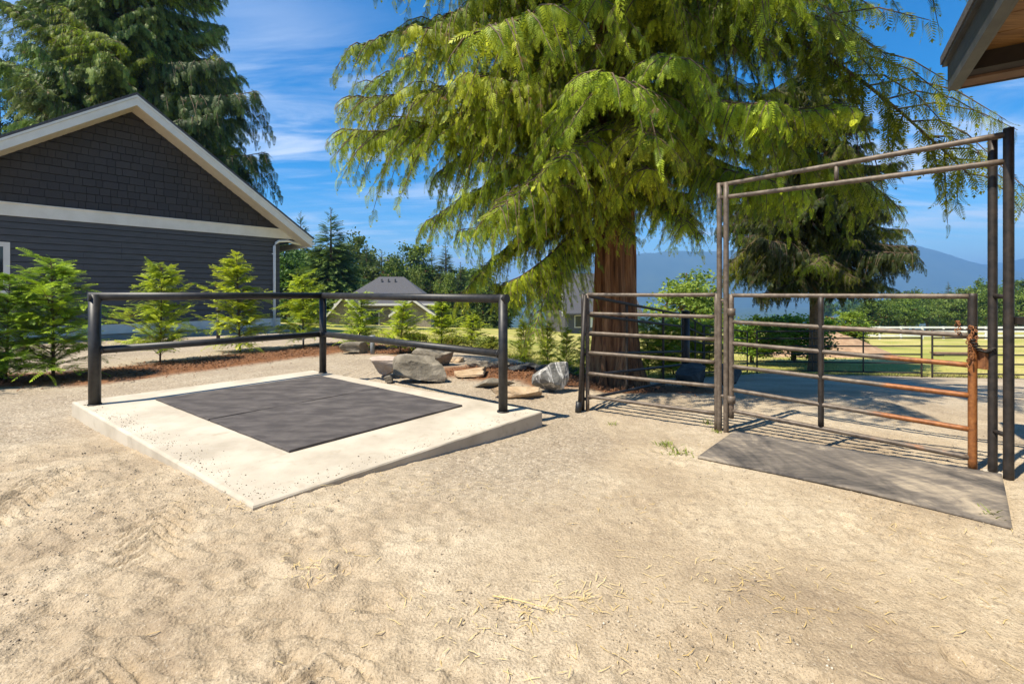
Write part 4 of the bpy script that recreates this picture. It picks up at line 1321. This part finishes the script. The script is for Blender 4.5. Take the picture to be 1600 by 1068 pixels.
# bar from the right frame post to the barn
ba = np.array((*GR2, 1.02)); bb = np.array((*(GR2 + np.array((1.0, -.45))), 1.0))
br = tag(empty('tie_bar', (ba[0], ba[1], 0)), 'short black square bar leaving the right gate post towards the barn', 'bar')
dd = (bb - ba) / np.linalg.norm(bb - ba); sd = np.cross(dd, (0, 0, 1.0))
v, f = box_on(ba - np.array((ba[0], ba[1], 0)), dd, sd, (0, 0, 1), (.03, 1.09), (-.025, .025), (-.025, .025))
link('bar', mesh('tie_bar', v, BOXF, [M['pipe_dark']]), br)
v, f = box_on(bb - np.array((ba[0], ba[1], 0)), dd, sd, (0, 0, 1), (-.02, .02), (-.06, .06), (-1.02, .08))
link('end_post', mesh('tie_post', v, BOXF, [M['pipe_dark']]), br)

# dusty mat in the gateway, draped over the ground
def gate_mat():
    n, m = 60, 18
    a, b, c, d = GATE_MAT
    V = []
    for j in range(m + 1):
        for i in range(n + 1):
            u, w = i / n, j / m
            p = (a * (1 - u) + b * u) * (1 - w) + (d * (1 - u) + c * u) * w
            e = .012 * (float(vnoise(u * 9, w * 3)) - .5) * (1 if 0 < j < m else .4)
            p = p + e
            V.append((p[0], p[1], G(*p) + .020 + .010 * (float(vnoise(u * 5 + 3, w * 3 + 1)) - .5)))
    k = len(V)
    V += [(x, y, z - .016) for x, y, z in V]
    Fc = []
    for j in range(m):
        for i in range(n):
            q = j * (n + 1) + i
            Fc.append((q, q + 1, q + n + 2, q + n + 1))
            Fc.append((k + q + n + 1, k + q + n + 2, k + q + 1, k + q))
    edge = [i for i in range(n)] + [n + j * (n + 1) for j in range(m)] + [m * (n + 1) + n - i for i in range(n)] + [(m - j) * (n + 1) for j in range(m)]
    for i, q in enumerate(edge):
        q2 = edge[(i + 1) % len(edge)]
        Fc.append((q2, q, k + q, k + q2))
    return mesh('gate_mat', V, Fc, [M['dusty_rubber']], True)
def dusty():
    m, nt, b, out = new_mat('dusty_rubber')
    v = coords(nt)
    v2 = coords(nt, (3.0, 1.0, 1))
    n1 = noise(nt, v2, 1.1, 7, .68, .9)
    n2 = noise(nt, coords(nt, (1.5, 7, 1)), 3.5, 6, .7, .4)
    ad = N(nt, 'ShaderNodeMath', operation='MULTIPLY_ADD'); ad.inputs[1].default_value = .35
    nt.links.new(n2, ad.inputs[0]); nt.links.new(n1, ad.inputs[2])
    col = ramp(nt, ad.outputs[0], [(.52, (.055, .048, .043)), (.70, (.16, .135, .11)), (.88, (.40, .33, .24))])
    nt.links.new(col, b.inputs['Base Color'])
    b.inputs['Roughness'].default_value = .9
    bump(nt, b, n2, .3, .006)
    return m
M['dusty_rubber'] = dusty()
tag(link('rubber_mat', gate_mat()), 'dusty dark rubber mat lying in the gateway', 'rubber mat')

# ------------------------------------------------------------------ boulders and flat stones
def boulder(label, px, py, w, h, dpt, mat, seed, rz=0.0, zz=None, cat='boulder', flat=1.0, name='boulder', sink=.12):
    p = ray_z(px, py, -.17)
    for _ in range(4):
        p = ray_z(px, py, G(p[0], p[1]))
    r_ = np.random.default_rng(seed)
    Y = p[1]
    import bmesh
    bm = bmesh.new()
    bmesh.ops.create_icosphere(bm, subdivisions=4, radius=1.0)
    V = np.array([v.co[:] for v in bm.verts])
    V = np.sign(V) * np.abs(V) ** .62
    for k in range(13):
        nrm = unit(r_.normal(0, 1, 3)); dd_ = r_.uniform(.50, .88)
        over = np.maximum(V @ nrm - dd_, 0)
        V = V - over[:, None] * nrm[None] * .96
    V = V + np.stack([fbm(V[:, 0] * 2.2 + seed, V[:, 1] * 2.2 + V[:, 2], 4), fbm(V[:, 1] * 2.2, V[:, 2] * 2.2 + seed, 4), fbm(V[:, 2] * 2.2 + seed, V[:, 0] * 2.2, 4)], -1) * .22
    V *= np.array((w / 2, dpt / 2, h / 2 * (1 + sink)))
    V[:, 2] += h / 2 * (1 - sink)
    for v, c in zip(bm.verts, V): v.co = c
    me = bpy.data.meshes.new(name); bm.to_mesh(me); bm.free()
    me.materials.append(mat)
    me.polygons.foreach_set('use_smooth', [False] * len(me.polygons))
    o = link(name, me, None, (p[0], p[1] + dpt * .35, G(p[0], p[1] + dpt * .35)), (0, 0, rz))
    return tag(o, label, cat)
boulder('large grey angular boulder in front, right behind the slab', 655, 599, .86, .46, .5, M['stone_grey'], 3, -.15)
boulder('pale pinkish boulder at the left end of the rock group', 604, 591, .66, .40, .55, M['stone_pink'], 8, .2)
boulder('flat-topped grey boulder leaning behind the large angular one', 676, 573, .86, .34, .6, M['stone_grey'], 12, -.1)
boulder('small round grey stone tucked between the pink and grey boulders', 607, 600, .16, .12, .15, M['stone_grey'], 17)
boulder('grey boulder with white veins on the mulch right of the railing', 868, 616, .60, .42, .4, M['stone_vein'], 23, .25)
boulder('flat tan stone in front of the white-veined boulder', 806, 624, .86, .17, .36, M['stone_tan'], 29, .1, flat=.5)
boulder('low grey-white stone left of the right railing post', 770, 607, .70, .15, .3, M['stone_grey'], 31, .1)
boulder('tan flagstone slab lying behind the right railing span', 738, 591, .7, .13, .7, M['stone_tan'], 37, .3)
boulder('tan low rock behind the flat-topped boulder', 712, 566, .5, .10, .5, M['stone_tan'], 38, .5)
boulder('large dark boulder behind the gate posts in the pen', 1088, 604, .72, .42, .55, M['stone_dark'], 41, .1)
boulder('dark boulder just right of the gate hinge post', 1143, 606, .42, .42, .5, M['stone_dark'], 43, .4)
boulder('mossy grey rock behind the middle railing post', 553, 553, .8, .28, .5, M['stone_grey'], 47, .4)
edge_lbl = 'flat edging stone in front of the columnar cedars'
for i, px in enumerate(range(742, 920, 22)):
    boulder(edge_lbl + ', ' + ('first', 'second', 'third', 'fourth', 'fifth', 'sixth', 'seventh', 'eighth', 'ninth')[i] + ' from left', px, 578 + (2 if i % 2 else 0) - (0 if px > 790 else 4), .36, .11 + .02 * (i % 3), .22, M['stone_dark'] if px > 800 else M['stone_grey'], 50 + i, .1 * (i % 3), cat='edging stone', name='edging_stone')['group'] = 'dark edging stones'

# ------------------------------------------------------------------ small items by the house, bench, white fence
bp = ray_z(-6, 594, -.16)
bin_ = tag(empty('plant_bin', (bp[0], bp[1], G(bp[0], bp[1]))), 'black plastic bin with grey rim cut by the left edge', 'bin')
V, Fc = [], []
n = 24
for rr, z in ((.10, 0), (.15, .36), (.165, .36), (.165, .40), (.145, .40), (.10, .06)):
    V += [(rr * math.cos(2 * math.pi * k / n), rr * math.sin(2 * math.pi * k / n), z) for k in range(n)]
for j in range(5):
    for k in range(n):
        k2 = (k + 1) % n
        Fc.append((j * n + k, j * n + k2, (j + 1) * n + k2, (j + 1) * n + k))
Fc.append(tuple(range(n - 1, -1, -1))); Fc.append(tuple(range(5 * n, 6 * n)))
link('tub', mesh('bin_tub', V, Fc, [M['plastic']]), bin_)
v, f = tube((0, 0, .401), (0, 0, .43), .17, .15, n=24)
link('lid', mesh('bin_lid', v, f, [M['grey_lid']]), bin_)

def garden_post(px, py, h, r_, label, mat):
    p = ray_z(px, py, -.16); p[2] = G(p[0], p[1])
    o = tag(empty('garden_post', p), label, 'post')
    v, f = tube((0, 0, -.05), (0, 0, h * .86), r_, n=10)
    link('shaft', flat_smooth(mesh('garden_post', v, f, [mat])), o)
    v, f = tube((0, 0, h * .86), (0, 0, h), r_ * 1.5, r_ * 1.3, n=10)
    link('cap', flat_smooth(mesh('garden_post_cap', v, f, [mat])), o)
garden_post(341, 529, .95, .05, 'black bollard in front of the house base trim', M['plastic'])
garden_post(474, 546, .38, .022, 'thin black stake light under the young cedar right of the downspout', M['plastic'])
garden_post(582, 553, .42, .05, 'short grey post behind the right railing span', M['grey_lid'])

bY = 21.0
bxm = mx(1495, bY); bzz = G(bxm, bY)
bench = tag(empty('bench', (bxm, bY, EYE - (566 - 458) / F * bY), -.1), 'low brown wooden bench on the lawn behind the gate latch', 'bench')
for k in range(3):
    v, f = prism([(-1.0, -.2 + k * .14), (1.0, -.2 + k * .14), (1.0, -.08 + k * .14), (-1.0, -.08 + k * .14)], .40, .45)
    link('seat_plank', mesh('seat_plank', v, f, [M['bench_wood']]), bench)
for s in (-.75, .75):
    v, f = prism([(s - .1, -.16), (s + .1, -.16), (s + .1, .18), (s - .1, .18)], -.4, .399)
    link('leg', mesh('bench_leg', v, f, [M['dark_beam']]), bench)

fY = 44.0
fx0, fx1 = mx(1275, fY), mx(1640, fY)
fz = EYE - (531 - 458) / F * fY
fence = tag(empty('white_fence', (fx0, fY, fz)), 'white post and rail fence across the far end of the lawn', 'fence')
np_ = 12
for i in range(np_):
    x = (fx1 - fx0) * i / (np_ - 1)
    v, f = prism([(x - .07, -.07), (x + .07, -.07), (x + .07, .07), (x - .07, .07)], -.6, 1.3)
    link('post', mesh('fence_post_white', v, f, [M['white_fence']]), fence)
for k, z in enumerate((.42, .82, 1.2)):
    for i in range(np_ - 1):
        xa, xb = (fx1 - fx0) * i / (np_ - 1) + .072, (fx1 - fx0) * (i + 1) / (np_ - 1) - .072
        v, f = prism([(xa, -.03), (xb, -.03), (xb, .03), (xa, .03)], z - .085, z + .085)
        link('rail', mesh('fence_rail_white', v, f, [M['white_fence']]), fence)
# dirt mound on the lawn
def mound():
    n = 40
    V = []
    for j in range(n):
        for i in range(n):
            u, w = i / (n - 1) * 2 - 1, j / (n - 1) * 2 - 1
            rr = math.hypot(u, w)
            h = max(0, math.cos(min(rr, 1) * math.pi / 2)) ** 1.3 * 1.15 + .25 * float(fbm(u * 3 + 5, w * 3, 3)) * (1 - min(rr, 1))
            V.append((u * 3.4, w * 2.6, h - .12))
    idx = np.arange(n * n).reshape(n, n)
    q = np.stack([idx[:-1, :-1], idx[:-1, 1:], idx[1:, 1:], idx[1:, :-1]], -1).reshape(-1, 4)
    return fast_mesh('dirt_mound', np.array(V), q, [surf('mound_earth', (.30, .18, .10), (.44, .29, .17), 3, .95, .6, .03, 12)], smooth=True)
mY = 23.5
mo = link('dirt_mound', mound(), None, (mx(1285, mY), mY, EYE - (548 - 458) / F * mY))
tag(mo, 'brown dirt mound beyond the pen beside the bright green bushes', 'mound')

# ------------------------------------------------------------------ barn with plank soffit, at the right
E = np.array((3.50, 3.70, 0)); ZE = 2.82
e1 = np.array((-.560, -.828, 0)); e2 = np.array((.828, -.560, 0))
e1 /= np.linalg.norm(e1); e2 /= np.linalg.norm(e2)
barn = tag(empty('barn', tuple(E + e1 * 1.3 + e2 * 1.3)), 'barn roof corner with steel fascia and golden plank soffit at top right', 'barn')
bo = E + e1 * 1.3 + e2 * 1.3
def bbox(name, a, b_, z, mat, parent=barn):
    v, f = box_on(E - bo, e1, e2, up, a, b_, z)
    return link(name, mesh(name, v, BOXF, [mat]), parent)
bbox('fascia', (0.0, 8), (0, .05), (ZE, ZE + .21), M['fascia_steel'])
bbox('drip_edge', (-.03, 8), (-.03, .06), (ZE + .2105, ZE + .235), M['fascia_steel'])
bbox('fascia_lip', (0.0, 8), (.0505, .07), (ZE, ZE + .02), M['fascia_steel'])
bbox('end_board', (0.0, .16), (.0705, 6), (ZE + .012, ZE + .035), M['brown_board'])
bbox('end_fascia', (-.012, -.0005), (0.0, 6), (ZE + .002, ZE + .21), M['fascia_steel'])
rfb = bbox('roof', (-.04, 8.1), (-.04, 6.1), (ZE + .2355, ZE + .30), M['asphalt_roof'])
bbox('lookout_beam', (.1605, .30), (.0705, 6), (ZE + .03, ZE + .15), M['dark_beam'])
k = 0; a0 = .16
while a0 < 4.6:
    bbox('soffit_plank', (a0 + .002, a0 + .134), (.06, 6), (ZE + .152 + .002 * (k % 2), ZE + .17), M['wood_plank'])
    a0 += .137; k += 1
bbox('wall', (1.3, 8), (1.3, 1.4), (-.4, ZE + .15), M['barn_wall'])
bbox('end_wall', (1.3, 1.4), (1.4005, 6), (-.4, ZE + .15), M['barn_wall'])

# ------------------------------------------------------------------ loose stuff: pebbles, straw, mulch chips, grass, weeds
def pebbles():
    r_ = np.random.default_rng(77)
    n = 40000
    y = 1.25 + 6.2 * r_.random(n) ** 1.25
    x = (r_.random(n) * 2 - 1) * (y * 1.2 + .2)
    dens = vnoise(x * 1.4 + 7, y * 1.4) * .75 + .3 * vnoise(x * 5, y * 5) + .22 * np.exp(-((y - 3.3) / .9) ** 2)
    keep = (dens > .52) & ~inside(SLAB, x, y, .0) & ~inside(GATE_MAT, x, y, 0) & (r_.random(n) < .8)
    keep &= np.exp(-(((x - .35) / .7) ** 2 + ((y - 2.1) / .38) ** 2)) < .45
    x, y = x[keep], y[keep]; n = len(x)
    z = g_base(x, y) + ground_detail(x, y)
    A_, B_, C_, D_ = [np.array(p) for p in SLAB]
    m_ = 900
    t_ = r_.random(m_); e_ = np.abs(r_.normal(0, .10, m_)); side = r_.random(m_) < .6
    gx = np.where(side[:, None], A_ + (B_ - A_) * t_[:, None] + (C_ - B_) / np.linalg.norm(C_ - B_) * (.03 + e_)[:, None], B_ + (C_ - B_) * t_[:, None] + (A_ - B_) / np.linalg.norm(A_ - B_) * (.03 + e_)[:, None])
    gx = gx[inside(SLAB, gx[:, 0], gx[:, 1], -.02)]
    x = np.concatenate([x, gx[:, 0]]); y = np.concatenate([y, gx[:, 1]]); z = np.concatenate([z, np.full(len(gx), .001)]); n = len(x)
    s = .0022 + .0045 * r_.random(n) ** 4
    o = unit(np.array([(1, 0, 0), (0, 1, 0), (-1, 0, 0), (0, -1, 0), (0, 0, 1), (0, 0, -1)], float))
    dirs = o[None] * r_.uniform(.6, 1.3, (n, 6, 1)) + r_.normal(0, .15, (n, 6, 3))
    V = np.stack([x, y, z + s * .3], -1)[:, None, :] + dirs * s[:, None, None] * np.array((1.1, 1.1, .75))
    tri = np.array([(0, 1, 4), (1, 2, 4), (2, 3, 4), (3, 0, 4), (1, 0, 5), (2, 1, 5), (3, 2, 5), (0, 3, 5)])
    Q = (tri[None] + (np.arange(n) * 6)[:, None, None]).reshape(-1, 3)
    t = np.repeat(r_.random(n), 6)
    return tag(link('pebbles', fast_mesh('pebbles', V.reshape(-1, 3), Q, [M['pebble']], attrs={'tint': t})), kind='stuff')
pebbles()

def strips(name, pts, mat, lmin, lmax, w, seed, lift=.006, curl=.15, upright=0.0, tint=None):
    """thin bent blades/straws at (x, y) points; one object"""
    r_ = np.random.default_rng(seed)
    pts = np.asarray(pts); n = len(pts)
    z = g_base(pts[:, 0], pts[:, 1]) + ground_detail(pts[:, 0], pts[:, 1])
    az = r_.random(n) * 6.283
    l = r_.uniform(lmin, lmax, n)
    d = np.stack([np.cos(az), np.sin(az), np.full(n, upright) * r_.uniform(.6, 1.6, n) + r_.normal(0, .05, n)], -1)
    d = unit(d) * l[:, None]
    sd = np.stack([-np.sin(az), np.cos(az), np.zeros(n)], -1) * w
    c = np.stack([pts[:, 0], pts[:, 1], z + lift], -1)
    bend = np.stack([-np.sin(az), np.cos(az), np.full(n, .25)], -1) * (r_.normal(0, curl, n) * l)[:, None]
    a, b_, e = c, c + d * .5 + bend * .5, c + d + bend * (.2 if not upright else 1.2)
    hgt = np.array((0, 0, w * .8))
    V = np.stack([a - sd, a + sd, b_ - sd + hgt, b_ + sd + hgt, e - sd * .3, e + sd * .3], 1).reshape(-1, 3)
    Q = (np.array([(0, 1, 3, 2), (2, 3, 5, 4)])[None] + (np.arange(n) * 6)[:, None, None]).reshape(-1, 4)
    t = np.repeat(np.clip(r_.normal(.5, .25, n), 0, 1), 6)
    return tag(link(name, fast_mesh(name, V, Q, [mat], attrs={'tint': t})), kind='stuff')
r_ = np.random.default_rng(5)
sp = []
for px, py, n, sx, sy in ((505, 885, 60, .10, .05), (925, 935, 70, .14, .035), (835, 957, 60, .09, .03), (1180, 905, 40, .14, .05), (1075, 890, 26, .16, .05), (680, 985, 40, .2, .08), (760, 1000, 26, .2, .1), (1260, 960, 50, .25, .09), (1500, 850, 60, .3, .1), (1010, 1040, 50, .25, .08), (640, 760, 60, .5, .06), (400, 800, 60, .18, .05), (980, 790, 20, .12, .06), (1560, 950, 50, .3, .15), (1040, 690, 40, .25, .12)):
    c = ray_z(px, py, -.03)
    for _ in range(int(n * .85)): sp.append((c[0] + r_.normal(0, sx), c[1] + r_.normal(0, sy * 1.6)))
for _ in range(90):
    y = 1.3 + 3.2 * r_.random(); sp.append(((r_.random() * 2 - 1) * y * 1.1, y))
sp = np.array([p for p in sp if not inside(SLAB, np.array(p[0]), np.array(p[1]), .0)])
strips('straw', sp, M['straw'], .012, .065, .0014, 3)
# the one long stalk in the foreground
lc = ray_z(770, 934, -.02); ld = ray_z(862, 957, -.02)
pts = [lc + (ld - lc) * t + np.array((0, 0, .012 + .008 * math.sin(t * 3.1) + float(ground_detail(lc[0], lc[1])))) for t in np.linspace(0, 1, 6)]
v, f = path_tube(pts, [.0028, .0026, .0024, .002, .0018, .0012], 6)
tag(link('dry_stalk', mesh('dry_stalk', v, f, [M['straw']])), 'long pale dry stalk lying on the sand in the foreground', 'stalk')

def chips():
    r_ = np.random.default_rng(8)
    P = []
    for (x0, y0, x1, y1, w) in MULCH:
        n = int(2600 * w * math.hypot(x1 - x0, y1 - y0) / 4)
        t = r_.random(n); o = r_.normal(0, .5, (n, 2)) * w
        P.append(np.stack([x0 + (x1 - x0) * t + o[:, 0], y0 + (y1 - y0) * t + o[:, 1]], -1))
    P = np.concatenate(P)
    ok = ~inside(SLAB, P[:, 0], P[:, 1], .04)
    return P[ok]
cp = chips()
o = strips('mulch_chips', cp, M['chip'], .03, .09, .009, 9, .012, .1, .25)
# grass along the front edge of the lawn and sparse blades further in
r_ = np.random.default_rng(12)
gp2 = []
for _ in range(26000):
    a = r_.uniform(-.35, 1.1)
    y0 = np.interp(a, [-.5, -.3, -.1, .1, .2, .42, .55, .9, 1.3], [24, 14, 10.6, 9.2, 9.4, 11.8, 14.0, 12.6, 11.4])
    y = y0 + .2 + 9 * r_.random() ** 1.8
    gp2.append((a * y, y))
strips('grass', np.array(gp2), M['grass_blade'], .04, .11, .006, 13, 0, .3, 1.6)
# green weeds at the panel foot, along the slab edge and by the mat
wp = []
for px, py, n, s in ((1040, 694, 60, .05), (1062, 708, 60, .06), (1105, 652, 30, .03), (1120, 668, 24, .02), (960, 655, 16, .03), (640, 718, 14, .03), (668, 712, 12, .03), (520, 752, 16, .03), (1545, 828, 20, .03)):
    c = ray_z(px, py, -.10)
    for _ in range(n): wp.append((c[0] + r_.normal(0, s), c[1] + r_.normal(0, s)))
strips('weeds', np.array(wp), M['weed'], .02, .06, .0035, 15, 0, .3, .8)

# ------------------------------------------------------------------ hazy air over the valley
hv, hf = prism([(-11800, -60), (11800, -60), (11800, 10400), (-11800, 10400)], -142, 560)
hz, nt, b, out = new_mat('haze_air')
nt.nodes.remove(b)
pv = nt.nodes.new('ShaderNodeVolumePrincipled')
pv.inputs['Color'].default_value = (.26, .56, 1.0, 1)
pv.inputs['Density'].default_value = 2.1e-4
pv.inputs['Anisotropy'].default_value = .1
nt.links.new(pv.outputs[0], out.inputs['Volume'])
tag(link('haze', mesh('haze', hv, hf, [hz])), kind='stuff')
